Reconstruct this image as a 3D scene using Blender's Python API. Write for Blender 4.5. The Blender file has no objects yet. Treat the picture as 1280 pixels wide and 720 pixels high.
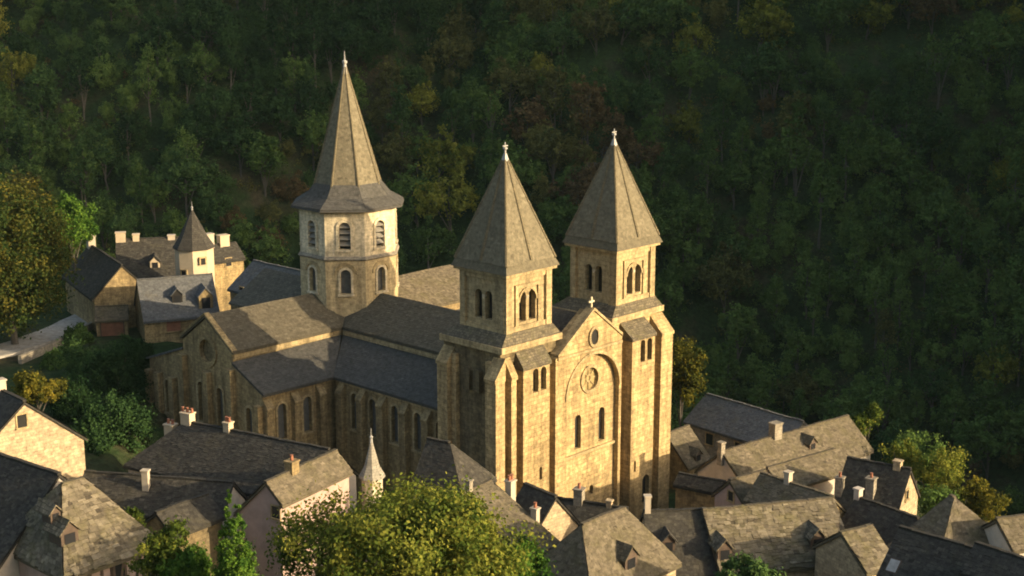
import bpy, bmesh, math, random
import numpy as np
from mathutils import Vector, noise
R = math.radians
SC = bpy.context.scene
COL = SC.collection
random.seed(7)
V = Vector

# ------------------------------------------------------------------ camera, sky, sun, exposure
FPX, PITCH, CAMZ = 1790.0, math.atan(400 / 1790.0), 60.0
cam = bpy.data.cameras.new('camera')
cam.sensor_width, cam.lens = 36.0, 36.0 * FPX / 1280.0
cam.clip_start, cam.clip_end = 1.0, 3000.0
camo = bpy.data.objects.new('camera', cam)
COL.objects.link(camo)
camo.location = (0, 0, CAMZ)
camo.rotation_euler = (math.pi / 2 - PITCH, 0, 0)
SC.camera = camo

SUN_H = V((0.928, -0.372, 0)).normalized()     # towards the sun, level
SUN_EL = math.atan(0.29)
sun = bpy.data.lights.new('sun', 'SUN')
sun.energy, sun.angle, sun.color = 4.6, R(0.6), (1.0, 0.80, 0.52)
suno = bpy.data.objects.new('sun', sun)
COL.objects.link(suno)
sdir = V((SUN_H.x * math.cos(SUN_EL), SUN_H.y * math.cos(SUN_EL), math.sin(SUN_EL)))
suno.rotation_euler = sdir.to_track_quat('Z', 'Y').to_euler()
suno.location = (150, -60, 150)

world = bpy.data.worlds.new('World')
SC.world = world
world.use_nodes = True
wn = world.node_tree
sky = wn.nodes.new('ShaderNodeTexSky')
sky.sky_type = 'NISHITA'
sky.sun_disc = False
sky.sun_elevation = SUN_EL
sky.sun_rotation = math.atan2(SUN_H.x, SUN_H.y)
sky.dust_density = 4.0
sky.ozone_density = 0.2
wn.nodes['Background'].inputs[1].default_value = 0.15
wn.links.new(sky.outputs[0], wn.nodes['Background'].inputs[0])
vs = SC.view_settings
vs.view_transform = 'Standard'
vs.look = 'None'
vs.exposure = 0.72
vs.gamma = 1.0
vs.use_curve_mapping = False
SC.cycles.use_denoising = True
SC.cycles.filter_width = 1.9
SC.cycles.max_bounces = 5
SC.cycles.diffuse_bounces = 3

# ------------------------------------------------------------------ picture <-> place
cF = V((0, math.cos(PITCH), -math.sin(PITCH)))
cU = V((0, math.sin(PITCH), math.cos(PITCH)))
cR = V((1, 0, 0))
CAM = V((0, 0, CAMZ))
def ray(px, py): return cF + cR * ((px - 640) / FPX) - cU * ((py - 360) / FPX)
def at(px, py, Y):
    d = ray(px, py); return CAM + d * (Y / d.y)
def atz(px, py, z):
    d = ray(px, py); return CAM + d * ((z - CAMZ) / d.z)
def onplane(px, py, p, n):
    d = ray(px, py); return CAM + d * ((p - CAM).dot(n) / d.dot(n))

# ------------------------------------------------------------------ materials
def newmat(name):
    m = bpy.data.materials.new(name); m.use_nodes = True
    return m, m.node_tree.nodes, m.node_tree.links, m.node_tree.nodes['Principled BSDF']
def ramp(n, stops):
    r = n.new('ShaderNodeValToRGB'); e = r.color_ramp.elements
    while len(e) < len(stops): e.new(0.5)
    for k, (p, c) in enumerate(stops):
        e[k].position = p; e[k].color = (*c, 1) if len(c) == 3 else c
    return r
def mixc(n, l, mode, fac, a, b):
    x = n.new('ShaderNodeMix'); x.data_type = 'RGBA'; x.blend_type = mode
    for sock, val in ((x.inputs[0], fac), (x.inputs[6], a), (x.inputs[7], b)):
        if hasattr(val, 'links') or hasattr(val, 'node'): l.new(val, sock)
        elif isinstance(val, (int, float)): sock.default_value = val
        else: sock.default_value = (*val, 1)
    return x.outputs[2]
def masonry(name, c1, c2, mortar, bw, bh, stain=(0.25, 0.22, 0.16), stain_amt=0.5, msize=0.02, bump=0.5, wob=0.12, rough=0.9, moss=None, spot=1.0, nscale=0.35, streak=0.0):
    m, n, l, b = newmat(name)
    uv = n.new('ShaderNodeTexCoord')
    no = n.new('ShaderNodeTexNoise'); no.inputs['Scale'].default_value = 1.3; no.inputs['Detail'].default_value = 3
    l.new(uv.outputs['UV'], no.inputs['Vector'])
    s = n.new('ShaderNodeVectorMath'); s.operation = 'MULTIPLY_ADD'
    s.inputs[1].default_value = (wob, wob, 0)
    l.new(no.outputs['Color'], s.inputs[0]); l.new(uv.outputs['UV'], s.inputs[2])
    br = n.new('ShaderNodeTexBrick')
    br.inputs['Color1'].default_value = (*c1, 1); br.inputs['Color2'].default_value = (*c2, 1)
    br.inputs['Mortar'].default_value = (*mortar, 1)
    br.inputs['Scale'].default_value = 1.0
    br.inputs['Mortar Size'].default_value = msize; br.inputs['Mortar Smooth'].default_value = 0.4
    br.inputs['Brick Width'].default_value = bw; br.inputs['Row Height'].default_value = bh
    br.offset = 0.43; br.squash = 0.8; br.squash_frequency = 3
    l.new(s.outputs[0], br.inputs['Vector'])
    # object-space stains and weathering, several sizes
    ob = n.new('ShaderNodeTexCoord')
    n1 = n.new('ShaderNodeTexNoise'); n1.inputs['Scale'].default_value = nscale; n1.inputs['Detail'].default_value = 8; n1.inputs['Roughness'].default_value = 0.68
    l.new(ob.outputs['Object'], n1.inputs['Vector'])
    r1 = ramp(n, [(0.42, (0, 0, 0)), (0.66, (1, 1, 1))])
    l.new(n1.outputs[0], r1.inputs[0])
    mu = n.new('ShaderNodeMath'); mu.operation = 'MULTIPLY'; mu.inputs[1].default_value = stain_amt
    l.new(r1.outputs[0], mu.inputs[0])
    col = mixc(n, l, 'MIX', mu.outputs[0], br.outputs[0], stain)
    n2 = n.new('ShaderNodeTexNoise'); n2.inputs['Scale'].default_value = 2.6; n2.inputs['Detail'].default_value = 6; n2.inputs['Roughness'].default_value = 0.75
    l.new(ob.outputs['Object'], n2.inputs['Vector'])
    lo, hi = 1 - 0.42 * spot, 1 + 0.45 * spot
    r2 = ramp(n, [(0.32, (lo, lo, lo)), (0.68, (hi, hi, hi))])
    l.new(n2.outputs[0], r2.inputs[0])
    col = mixc(n, l, 'MULTIPLY', 1.0, col, r2.outputs[0])
    if moss:
        n3 = n.new('ShaderNodeTexNoise'); n3.inputs['Scale'].default_value = 0.8; n3.inputs['Detail'].default_value = 7; n3.inputs['Roughness'].default_value = 0.7
        l.new(ob.outputs['Object'], n3.inputs['Vector'])
        r3 = ramp(n, [(0.52, (0, 0, 0)), (0.7, (0.8, 0.8, 0.8))])
        l.new(n3.outputs[0], r3.inputs[0])
        col = mixc(n, l, 'MIX', r3.outputs[0], col, moss)
    # rain streaks: noise stretched upright
    mp = n.new('ShaderNodeMapping'); mp.inputs['Scale'].default_value = (0.9, 0.9, 0.07)
    l.new(ob.outputs['Object'], mp.inputs[0])
    n5 = n.new('ShaderNodeTexNoise'); n5.inputs['Scale'].default_value = 1.0; n5.inputs['Detail'].default_value = 6; n5.inputs['Roughness'].default_value = 0.7
    l.new(mp.outputs[0], n5.inputs['Vector'])
    r5 = ramp(n, [(0.36, (1 - .55 * streak,) * 3), (0.6, (1 + .12 * streak,) * 3)])
    l.new(n5.outputs[0], r5.inputs[0])
    if streak: col = mixc(n, l, 'MULTIPLY', 1.0, col, r5.outputs[0])
    l.new(col, b.inputs['Base Color'])
    b.inputs['Roughness'].default_value = rough
    b.inputs['Specular IOR Level'].default_value = 0.25
    ad = n.new('ShaderNodeMath'); ad.operation = 'MULTIPLY_ADD'; ad.inputs[1].default_value = 0.6
    l.new(n2.outputs[0], ad.inputs[0])
    iv = n.new('ShaderNodeMath'); iv.operation = 'SUBTRACT'; iv.inputs[0].default_value = 1.0
    l.new(br.outputs['Fac'], iv.inputs[1]); l.new(iv.outputs[0], ad.inputs[2])
    bu = n.new('ShaderNodeBump'); bu.inputs['Strength'].default_value = bump; bu.inputs['Distance'].default_value = 0.06
    l.new(ad.outputs[0], bu.inputs['Height']); l.new(bu.outputs[0], b.inputs['Normal'])
    return m
def plain(name, c, rough=0.8, var=0.25, scale=1.5, metal=0.0):
    m, n, l, b = newmat(name)
    ob = n.new('ShaderNodeTexCoord')
    n1 = n.new('ShaderNodeTexNoise'); n1.inputs['Scale'].default_value = scale; n1.inputs['Detail'].default_value = 6; n1.inputs['Roughness'].default_value = 0.7
    l.new(ob.outputs['Object'], n1.inputs['Vector'])
    r = ramp(n, [(0.3, tuple(x * (1 - var) for x in c)), (0.7, tuple(min(1, x * (1 + var)) for x in c))])
    l.new(n1.outputs[0], r.inputs[0]); l.new(r.outputs[0], b.inputs['Base Color'])
    b.inputs['Roughness'].default_value = rough; b.inputs['Metallic'].default_value = metal
    return m
def leafmat(name, dark, mid, light, trans=0.35):
    m, n, l, b = newmat(name)
    n.remove(b)
    a = n.new('ShaderNodeAttribute'); a.attribute_name = 'tint'
    oi = n.new('ShaderNodeObjectInfo')
    ma = n.new('ShaderNodeMath'); ma.operation = 'MULTIPLY_ADD'; ma.inputs[1].default_value = 0.44
    ma2 = n.new('ShaderNodeMath'); ma2.operation = 'SUBTRACT'; ma2.inputs[1].default_value = 0.22
    l.new(oi.outputs['Random'], ma.inputs[0]); l.new(a.outputs['Fac'], ma.inputs[2]); l.new(ma.outputs[0], ma2.inputs[0])
    r = ramp(n, [(0.1, dark), (0.5, mid), (0.92, light)])
    l.new(ma2.outputs[0], r.inputs[0])
    d = n.new('ShaderNodeBsdfDiffuse'); t = n.new('ShaderNodeBsdfTranslucent'); mx = n.new('ShaderNodeMixShader')
    mx.inputs[0].default_value = trans
    l.new(r.outputs[0], d.inputs[0]); l.new(r.outputs[0], t.inputs[0])
    l.new(d.outputs[0], mx.inputs[1]); l.new(t.outputs[0], mx.inputs[2])
    l.new(mx.outputs[0], n['Material Output'].inputs[0])
    return m

M = {}
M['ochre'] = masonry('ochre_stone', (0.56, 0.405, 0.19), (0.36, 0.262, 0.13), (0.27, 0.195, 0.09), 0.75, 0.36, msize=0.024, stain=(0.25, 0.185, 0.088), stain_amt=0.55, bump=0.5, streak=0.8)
M['shaded_weathered'] = masonry('shaded_weathered_stone', (0.235, 0.175, 0.085), (0.165, 0.125, 0.064), (0.12, 0.09, 0.05), 0.7, 0.34, stain=(0.115, 0.095, 0.06), stain_amt=0.75, bump=0.55, streak=0.8)  # north tower stone: weathering plus the shade of its unlit side in the colour
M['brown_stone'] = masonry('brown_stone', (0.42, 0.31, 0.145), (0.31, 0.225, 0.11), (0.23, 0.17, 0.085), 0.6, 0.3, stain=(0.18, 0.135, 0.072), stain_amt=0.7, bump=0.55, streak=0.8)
M['pale_ochre'] = masonry('pale_ochre_stone', (0.60, 0.47, 0.26), (0.50, 0.39, 0.21), (0.38, 0.30, 0.17), 0.7, 0.32, stain=(0.36, 0.28, 0.16), stain_amt=0.5, bump=0.4, streak=0.6)
M['lime'] = masonry('limestone', (0.76, 0.64, 0.43), (0.65, 0.55, 0.36), (0.50, 0.42, 0.28), 0.7, 0.32, stain=(0.40, 0.335, 0.22), stain_amt=0.5, bump=0.35, streak=0.6)
M['trim'] = masonry('dressed_stone', (0.47, 0.355, 0.18), (0.38, 0.29, 0.15), (0.26, 0.20, 0.11), 0.8, 0.4, stain=(0.23, 0.185, 0.105), stain_amt=0.5, bump=0.3, streak=0.6)
M['spire'] = masonry('spire_slates', (0.185, 0.15, 0.085), (0.14, 0.115, 0.068), (0.09, 0.075, 0.045), 0.42, 0.27, stain=(0.10, 0.088, 0.055), stain_amt=0.5, bump=0.5, spot=0.6)
M['lauze'] = masonry('stone_slates', (0.20, 0.165, 0.105), (0.10, 0.085, 0.06), (0.07, 0.058, 0.04), 0.36, 0.24, stain=(0.11, 0.095, 0.062), stain_amt=0.5, msize=0.02, bump=0.9, wob=0.3, moss=(0.125, 0.11, 0.052), spot=1.0)
M['rough_lauze'] = masonry('rough_stone_slates', (0.25, 0.205, 0.135), (0.10, 0.085, 0.06), (0.06, 0.05, 0.036), 0.42, 0.29, stain=(0.12, 0.105, 0.068), stain_amt=0.5, msize=0.025, bump=1.0, wob=0.42, moss=(0.14, 0.12, 0.055), spot=1.2)
M['slate'] = masonry('shaded_stone_slates', (0.075, 0.068, 0.054), (0.045, 0.041, 0.034), (0.028, 0.026, 0.022), 0.36, 0.25, stain=(0.058, 0.052, 0.042), stain_amt=0.5, bump=0.6, wob=0.16, spot=0.9)  # the stone slates again, with the shade of unlit roofs in the colour
M['church_roof'] = masonry('abbey_slates', (0.145, 0.122, 0.082), (0.10, 0.086, 0.062), (0.068, 0.06, 0.045), 0.42, 0.28, stain=(0.10, 0.09, 0.062), stain_amt=0.5, bump=0.5, wob=0.12, spot=0.8)
M['aisle_slates'] = masonry('aisle_slates', (0.105, 0.10, 0.088), (0.08, 0.076, 0.068), (0.055, 0.052, 0.047), 0.42, 0.28, stain=(0.085, 0.08, 0.066), stain_amt=0.5, bump=0.4, wob=0.1, spot=0.6)
M['blue_slate'] = masonry('blue_slates', (0.15, 0.15, 0.145), (0.105, 0.108, 0.108), (0.07, 0.07, 0.07), 0.4, 0.26, stain=(0.13, 0.12, 0.095), stain_amt=0.5, bump=0.4, wob=0.08, spot=0.6)
M['pale_slate'] = masonry('pale_slates', (0.36, 0.325, 0.26), (0.27, 0.245, 0.195), (0.18, 0.165, 0.135), 0.3, 0.22, stain=(0.3, 0.27, 0.2), stain_amt=0.5, bump=0.4, spot=0.6)
M['rubble'] = masonry('rubble_stone', (0.52, 0.40, 0.24), (0.35, 0.27, 0.165), (0.30, 0.24, 0.16), 0.55, 0.26, stain=(0.28, 0.22, 0.14), stain_amt=0.4, bump=0.7, wob=0.2)
M['grey_rubble'] = masonry('grey_rubble_stone', (0.36, 0.31, 0.23), (0.25, 0.22, 0.165), (0.22, 0.19, 0.15), 0.5, 0.26, stain=(0.17, 0.15, 0.11), stain_amt=0.5, bump=0.7, wob=0.2)
M['render'] = plain('lime_render', (0.52, 0.45, 0.36), 0.9, 0.2, 0.9)
M['pink_render'] = plain('pink_render', (0.42, 0.30, 0.245), 0.9, 0.2, 0.9)
M['cream'] = plain('cream_render', (0.52, 0.42, 0.275), 0.9, 0.15, 0.8)
M['white'] = plain('whitewash', (0.46, 0.39, 0.29), 0.85, 0.12, 1.5)
M['timber'] = plain('dark_timber', (0.09, 0.06, 0.04), 0.8, 0.35, 2)
M['red_wood'] = plain('red_brown_wood', (0.20, 0.085, 0.045), 0.7, 0.3, 2)
M['glass'] = plain('dark_glass', (0.022, 0.022, 0.024), 0.25, 0.3, 0.7)
M['void'] = plain('dark_interior', (0.018, 0.016, 0.013), 0.95, 0.3, 1)
M['grey_glass'] = plain('leaded_glass', (0.10, 0.10, 0.095), 0.4, 0.35, 3)
M['rose_glass'] = plain('amber_glass', (0.30, 0.23, 0.10), 0.35, 0.4, 2.5)
M['louvre'] = plain('slate_louvre', (0.22, 0.20, 0.16), 0.8, 0.2, 2)
M['lead'] = plain('weathered_lead', (0.36, 0.345, 0.31), 0.6, 0.25, 3)
M['clay'] = plain('red_clay', (0.30, 0.12, 0.065), 0.8, 0.3, 3)
M['bark'] = plain('bark', (0.10, 0.085, 0.065), 0.95, 0.35, 4)
M['rock'] = plain('grey_rock', (0.10, 0.095, 0.085), 0.95, 0.6, 0.9)
M['gravel'] = plain('pale_gravel', (0.36, 0.33, 0.28), 0.95, 0.35, 1.5)
M['leaf_dark'] = leafmat('dark_green_leaves', (0.034, 0.066, 0.022), (0.056, 0.104, 0.032), (0.095, 0.155, 0.045), .2)
M['leaf_mid'] = leafmat('green_leaves', (0.055, 0.095, 0.026), (0.092, 0.152, 0.036), (0.15, 0.22, 0.055), .2)
M['leaf_olive'] = leafmat('olive_leaves', (0.070, 0.074, 0.026), (0.118, 0.118, 0.038), (0.185, 0.175, 0.055), .2)
M['leaf_rust'] = leafmat('rust_leaves', (0.080, 0.056, 0.030), (0.13, 0.088, 0.042), (0.20, 0.135, 0.055), .2)
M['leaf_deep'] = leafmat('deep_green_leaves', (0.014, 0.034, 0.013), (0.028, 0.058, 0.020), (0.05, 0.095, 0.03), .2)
M['leaf_lit'] = leafmat('light_olive_leaves', (0.11, 0.125, 0.02), (0.21, 0.22, 0.036), (0.33, 0.31, 0.052), .25)
M['leaf_yellow'] = leafmat('yellow_green_leaves', (0.04, 0.066, 0.014), (0.11, 0.15, 0.026), (0.27, 0.265, 0.045))
M['leaf_gold'] = leafmat('gold_leaves', (0.05, 0.06, 0.014), (0.15, 0.14, 0.022), (0.32, 0.25, 0.035))
M['leaf_autumn'] = leafmat('turning_leaves', (0.022, 0.044, 0.014), (0.05, 0.075, 0.019), (0.15, 0.13, 0.025))
M['leaf_conifer'] = leafmat('conifer_leaves', (0.03, 0.075, 0.014), (0.08, 0.16, 0.024), (0.16, 0.25, 0.035))
def groundmat():
    m, n, l, b = newmat('ground_cover')
    ob = n.new('ShaderNodeTexCoord')
    n1 = n.new('ShaderNodeTexNoise'); n1.inputs['Scale'].default_value = 0.05; n1.inputs['Detail'].default_value = 9; n1.inputs['Roughness'].default_value = 0.7
    l.new(ob.outputs['Object'], n1.inputs['Vector'])
    r = ramp(n, [(0.34, (0.022, 0.045, 0.014)), (0.5, (0.035, 0.06, 0.02)), (0.64, (0.075, 0.06, 0.034)), (0.74, (0.045, 0.065, 0.022))])
    l.new(n1.outputs[0], r.inputs[0])
    n2 = n.new('ShaderNodeTexNoise'); n2.inputs['Scale'].default_value = 1.1; n2.inputs['Detail'].default_value = 6; n2.inputs['Roughness'].default_value = 0.75
    l.new(ob.outputs['Object'], n2.inputs['Vector'])
    r2 = ramp(n, [(0.3, (0.45, 0.45, 0.45)), (0.7, (1.5, 1.5, 1.5))])
    l.new(n2.outputs[0], r2.inputs[0])
    l.new(mixc(n, l, 'MULTIPLY', 1.0, r.outputs[0], r2.outputs[0]), b.inputs['Base Color'])
    b.inputs['Roughness'].default_value = 1.0; b.inputs['Specular IOR Level'].default_value = 0.1
    bu = n.new('ShaderNodeBump'); bu.inputs['Strength'].default_value = 0.8; bu.inputs['Distance'].default_value = 0.6
    l.new(n2.outputs[0], bu.inputs['Height']); l.new(bu.outputs[0], b.inputs['Normal'])
    return m
M['ground'] = groundmat()

# ------------------------------------------------------------------ mesh helpers
def origin(p):
    while p is not None and p.parent is not None: p = p.parent
    return V(p.location) if p is not None else V((0, 0, 0))
def autouv(me):
    uv = me.uv_layers.new(name='UVMap') if not me.uv_layers else me.uv_layers[0]
    for p in me.polygons:
        nn = p.normal
        u = V((-nn.y, nn.x, 0))
        if u.length < 0.05: u = V((0.688, 0.725, 0))
        u.normalize()
        v = nn.cross(u)
        off = (p.material_index * 3.7)
        for li in p.loop_indices:
            co = me.vertices[me.loops[li].vertex_index].co
            uv.data[li].uv = (co.dot(u) + off, co.dot(v))
class MB:
    def __init__(s): s.v = []; s.f = []
    def face(s, pts):
        i = len(s.v); s.v += [V(p) for p in pts]; s.f.append(list(range(i, i + len(pts))))
    def extrude(s, pts, d):
        """closed solid: polygon pts pushed along d"""
        n = len(pts); i = len(s.v); d = V(d)
        s.v += [V(p) for p in pts] + [V(p) + d for p in pts]
        s.f.append(list(range(i + n - 1, i - 1, -1))); s.f.append(list(range(i + n, i + 2 * n)))
        for k in range(n):
            k2 = (k + 1) % n
            s.f.append([i + k, i + k2, i + n + k2, i + n + k])
    def loft(s, a, b, cap=True):
        n = len(a); i = len(s.v)
        s.v += [V(p) for p in a] + [V(p) for p in b]
        if cap: s.f.append(list(range(i + n - 1, i - 1, -1))); s.f.append(list(range(i + n, i + 2 * n)))
        for k in range(n):
            k2 = (k + 1) % n
            s.f.append([i + k, i + k2, i + n + k2, i + n + k])
    def box(s, o, x, y, z):
        o, x, y, z = V(o), V(x), V(y), V(z)
        s.extrude([o, o + x, o + x + y, o + y], z)
    def tube(s, p, q, r1, r2, n=6):
        p, q = V(p), V(q); d = (q - p).normalized()
        a = d.orthogonal().normalized(); b = d.cross(a)
        ring = lambda c, r: [c + a * (r * math.cos(2 * math.pi * k / n)) + b * (r * math.sin(2 * math.pi * k / n)) for k in range(n)]
        s.loft(ring(p, r1), ring(q, r2))
    def lathe(s, c, prof, n=8, rot=0.0):
        c = V(c); rings = [[c + V((r * math.cos(rot + 2 * math.pi * k / n), r * math.sin(rot + 2 * math.pi * k / n), z)) for k in range(n)] for r, z in prof]
        for a, b in zip(rings, rings[1:]): s.loft(a, b, cap=False)
        i = len(s.v); s.v += rings[0] + rings[-1]
        s.f.append(list(range(i + n - 1, i - 1, -1))); s.f.append(list(range(i + n, i + 2 * n)))
    def mesh(s, name, org=V((0, 0, 0)), recalc=True):
        me = bpy.data.meshes.new(name)
        me.from_pydata([tuple(p - org) for p in s.v], [], s.f)
        if recalc:
            bm = bmesh.new(); bm.from_mesh(me)
            bmesh.ops.remove_doubles(bm, verts=bm.verts, dist=0.0005)
            bmesh.ops.recalc_face_normals(bm, faces=bm.faces)
            bm.to_mesh(me); bm.free()
        return me
    def build(s, name, mat, parent=None, cut=None, label=None):
        org = origin(parent)
        me = s.mesh(name, org)
        o = bpy.data.objects.new(name, me); COL.objects.link(o)
        if parent is not None: o.parent = parent
        if cut is not None and cut.v:
            cm = cut.mesh('cutter', org)
            co = bpy.data.objects.new('cutter', cm); COL.objects.link(co)
            if parent is not None: co.parent = parent
            bpy.context.view_layer.update()
            md = o.modifiers.new('cut', 'BOOLEAN'); md.object = co; md.solver = 'EXACT'; md.operation = 'DIFFERENCE'
            dg = bpy.context.evaluated_depsgraph_get()
            me2 = bpy.data.meshes.new_from_object(o.evaluated_get(dg))
            o.modifiers.clear(); o.data = me2; me2.name = name
            bpy.data.objects.remove(co); bpy.data.meshes.remove(cm)
            me = me2
        me.materials.clear(); me.materials.append(M[mat] if isinstance(mat, str) else mat)
        autouv(me)
        if label: o['label'] = label
        return o
def tag(o, label=None, cat=None, group=None, kind=None):
    if label: o['label'] = label
    if cat: o['category'] = cat
    if group: o['group'] = group
    if kind: o['kind'] = kind
    return o
def empty(name, loc, label, cat, group=None):
    o = bpy.data.objects.new(name, None); COL.objects.link(o)
    o.empty_display_size = 0.5; o.location = loc
    return tag(o, label, cat, group)
def arch(c, u, w, h, n=8, pointed=False):
    """outline of a round-headed opening: c = middle of the sill, u = level unit vector"""
    r = w / 2; c = V(c); u = V(u); z = V((0, 0, 1))
    pts = [c - u * r, c + u * r]
    for k in range(n + 1):
        a = math.pi * k / n
        pts.append(c + u * (r * math.cos(a)) + z * (h - r + r * math.sin(a)))
    return pts
def circle(c, u, r, n=20, rz=None):
    c = V(c); u = V(u); z = V((0, 0, 1)); rz = rz or r
    return [c + u * (r * math.cos(2 * math.pi * k / n)) + z * (rz * math.sin(2 * math.pi * k / n)) for k in range(n)]

# ------------------------------------------------------------------ ground
def sstep(a, b, x):
    t = min(1, max(0, (x - a) / (b - a))); return t * t * (3 - 2 * t)
def lerp(tab, x):
    if x <= tab[0][0]: return tab[0][1]
    for (a, p), (b, q) in zip(tab, tab[1:]):
        if x <= b: return p + (q - p) * (x - a) / (b - a)
    return tab[-1][1]
VIL = [(-60, 72), (0, 52), (25, 40), (60, 24), (80, 17), (100, 12), (118, 8.5), (150, 8), (162, 3), (205, -34), (230, -38)]
VIL_L = [(-60, 72), (0, 52), (25, 40), (60, 26), (80, 21), (100, 18), (118, 17.5), (150, 18), (186, 17), (196, 9), (226, -28), (240, -32)]
SN = V((0.372, 0.928, 0)); SH = SUN_H
def hill(x, y):
    p = V((x * 0.013, y * 0.013, 3.1))
    w = 13 * noise.noise(p) + 9 * noise.noise(V((x * 0.03, y * 0.012, 9.0))) - 12 * math.exp(-((x + 30 - (y - 300) * 0.55) / 15) ** 2)
    return -38 + (y - 214) * 0.73 + w
def gz(x, y):
    k = sstep(-24, -38, x) if x < 0 else 0
    k = 1 - sstep(-38, -24, x)
    v = lerp(VIL, y) * (1 - k) + lerp(VIL_L, y) * k
    v -= 9 * sstep(34, 60, x) * sstep(80, 130, y)
    h = min(hill(x, y), 95 + 6 * noise.noise(V((x * .02, y * .02, 0))))
    z = max(v, h) + 0.35 * noise.noise(V((x * .15, y * .15, 5)))
    # unseen mountain added to the right, shaped to shade the wooded slope
    nn = x * SN.x + y * SN.y; tt = x * SH.x + y * SH.y
    m = lerp([(150, -40), (158, -5), (170, 25), (209, 98), (267, 158), (330, 178), (500, 178)], nn + 4 * noise.noise(V((x * .03, y * .03, 7))))
    m -= max(0, 78 - tt) * 3.0 + max(0, tt - 110) * 0.55
    return max(z, m)
def build_ground():
    xs = np.arange(-260, 341, 4.0); ys = np.arange(-60, 481, 4.0)
    vs_, fs = [], []
    for y in ys:
        for x in xs: vs_.append((x, y, gz(x, y)))
    nx = len(xs)
    for j in range(len(ys) - 1):
        for i in range(nx - 1):
            a = j * nx + i; fs.append((a, a + 1, a + nx + 1, a + nx))
    me = bpy.data.meshes.new('ground'); me.from_pydata(vs_, [], fs)
    for p in me.polygons: p.use_smooth = True
    me.materials.append(M['ground'])
    o = bpy.data.objects.new('ground', me); COL.objects.link(o); o['kind'] = 'structure'
build_ground()
def build_road():
    mb = MB(); pts = [(-64, 146, 7), (-58, 153, 5.6), (-55.3, 160, 4.6), (-53.6, 168, 4.2), (-52.5, 178, 4.0)]
    fine = []
    for (x0, y0, w0), (x1, y1, w1) in zip(pts, pts[1:]):
        for k in range(4):
            t = k / 4; fine.append((x0 + (x1 - x0) * t, y0 + (y1 - y0) * t, w0 + (w1 - w0) * t))
    fine.append(pts[-1])
    for (x0, y0, w0), (x1, y1, w1) in zip(fine, fine[1:]):
        c = []
        for x, y, w, s in ((x0, y0, w0, -1), (x0, y0, w0, 1), (x1, y1, w1, 1), (x1, y1, w1, -1)):
            c.append(V((x + s * w / 2, y, max(gz(x, y), gz(x + s * w / 2, y)) + 0.3)))
        mb.extrude([c[0], c[1], c[2], c[3]], (0, 0, -0.5))
    o = mb.build('road', 'gravel'); o['kind'] = 'structure'
build_road()

def road_wall():
    mb = MB(); pts = [(-53.6, 150), (-52.4, 156), (-51.4, 162), (-50.7, 168), (-50.0, 176)]
    for (x0, y0), (x1, y1) in zip(pts, pts[1:]):
        a, b = V((x0, y0, gz(x0, y0) - .6)), V((x1, y1, gz(x1, y1) - .6)); n = V((b.y - a.y, a.x - b.x, 0)).normalized() * .4
        mb.loft([a, a + n, a + n + ZD * 1.5, a + ZD * 1.5], [b, b + n, b + n + ZD * 1.5, b + ZD * 1.5])
    o = mb.build('roadside_wall', 'grey_rubble'); tag(o, 'low rubble wall along the right side of the road', 'wall')
ZD = V((0, 0, 1))
road_wall()

# ------------------------------------------------------------------ evening air in the valley
def build_haze():
    mb = MB(); mb.box((-300, -80, -75), (700, 0, 0), (0, 600, 0), (0, 0, 300))
    me = mb.mesh('haze'); o = bpy.data.objects.new('haze', me); COL.objects.link(o); o['kind'] = 'stuff'
    m = bpy.data.materials.new('haze'); m.use_nodes = True; n = m.node_tree.nodes; n.remove(n['Principled BSDF'])
    v = n.new('ShaderNodeVolumePrincipled'); v.inputs['Density'].default_value = 0.00004; v.inputs['Color'].default_value = (0.60, 0.88, 0.88, 1); v.inputs['Anisotropy'].default_value = 0.0
    m.node_tree.links.new(v.outputs[0], n['Material Output'].inputs['Volume'])
    me.materials.append(m)
build_haze()

def tilemat(name, dark, mid, light, moss, moss_at=0.55):
    m, n, l, b = newmat(name)
    a = n.new('ShaderNodeAttribute'); a.attribute_name = 'tint'
    r = ramp(n, [(0.05, dark), (0.5, mid), (0.95, light)]); l.new(a.outputs['Fac'], r.inputs[0])
    ob = n.new('ShaderNodeTexCoord')
    n1 = n.new('ShaderNodeTexNoise'); n1.inputs['Scale'].default_value = 0.7; n1.inputs['Detail'].default_value = 8; n1.inputs['Roughness'].default_value = 0.7
    l.new(ob.outputs['Object'], n1.inputs['Vector'])
    r1 = ramp(n, [(moss_at - .08, (0, 0, 0)), (moss_at + .12, (.75, .75, .75))]); l.new(n1.outputs[0], r1.inputs[0])
    col = mixc(n, l, 'MIX', r1.outputs[0], r.outputs[0], moss)
    n2 = n.new('ShaderNodeTexNoise'); n2.inputs['Scale'].default_value = 3.2; n2.inputs['Detail'].default_value = 6; n2.inputs['Roughness'].default_value = 0.75
    l.new(ob.outputs['Object'], n2.inputs['Vector'])
    r2 = ramp(n, [(0.3, (.62, .62, .62)), (0.7, (1.35, 1.35, 1.35))]); l.new(n2.outputs[0], r2.inputs[0])
    l.new(mixc(n, l, 'MULTIPLY', 1.0, col, r2.outputs[0]), b.inputs['Base Color'])
    b.inputs['Roughness'].default_value = .92; b.inputs['Specular IOR Level'].default_value = .2
    bu = n.new('ShaderNodeBump'); bu.inputs['Strength'].default_value = .5; bu.inputs['Distance'].default_value = .04
    l.new(n2.outputs[0], bu.inputs['Height']); l.new(bu.outputs[0], b.inputs['Normal'])
    return m
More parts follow.
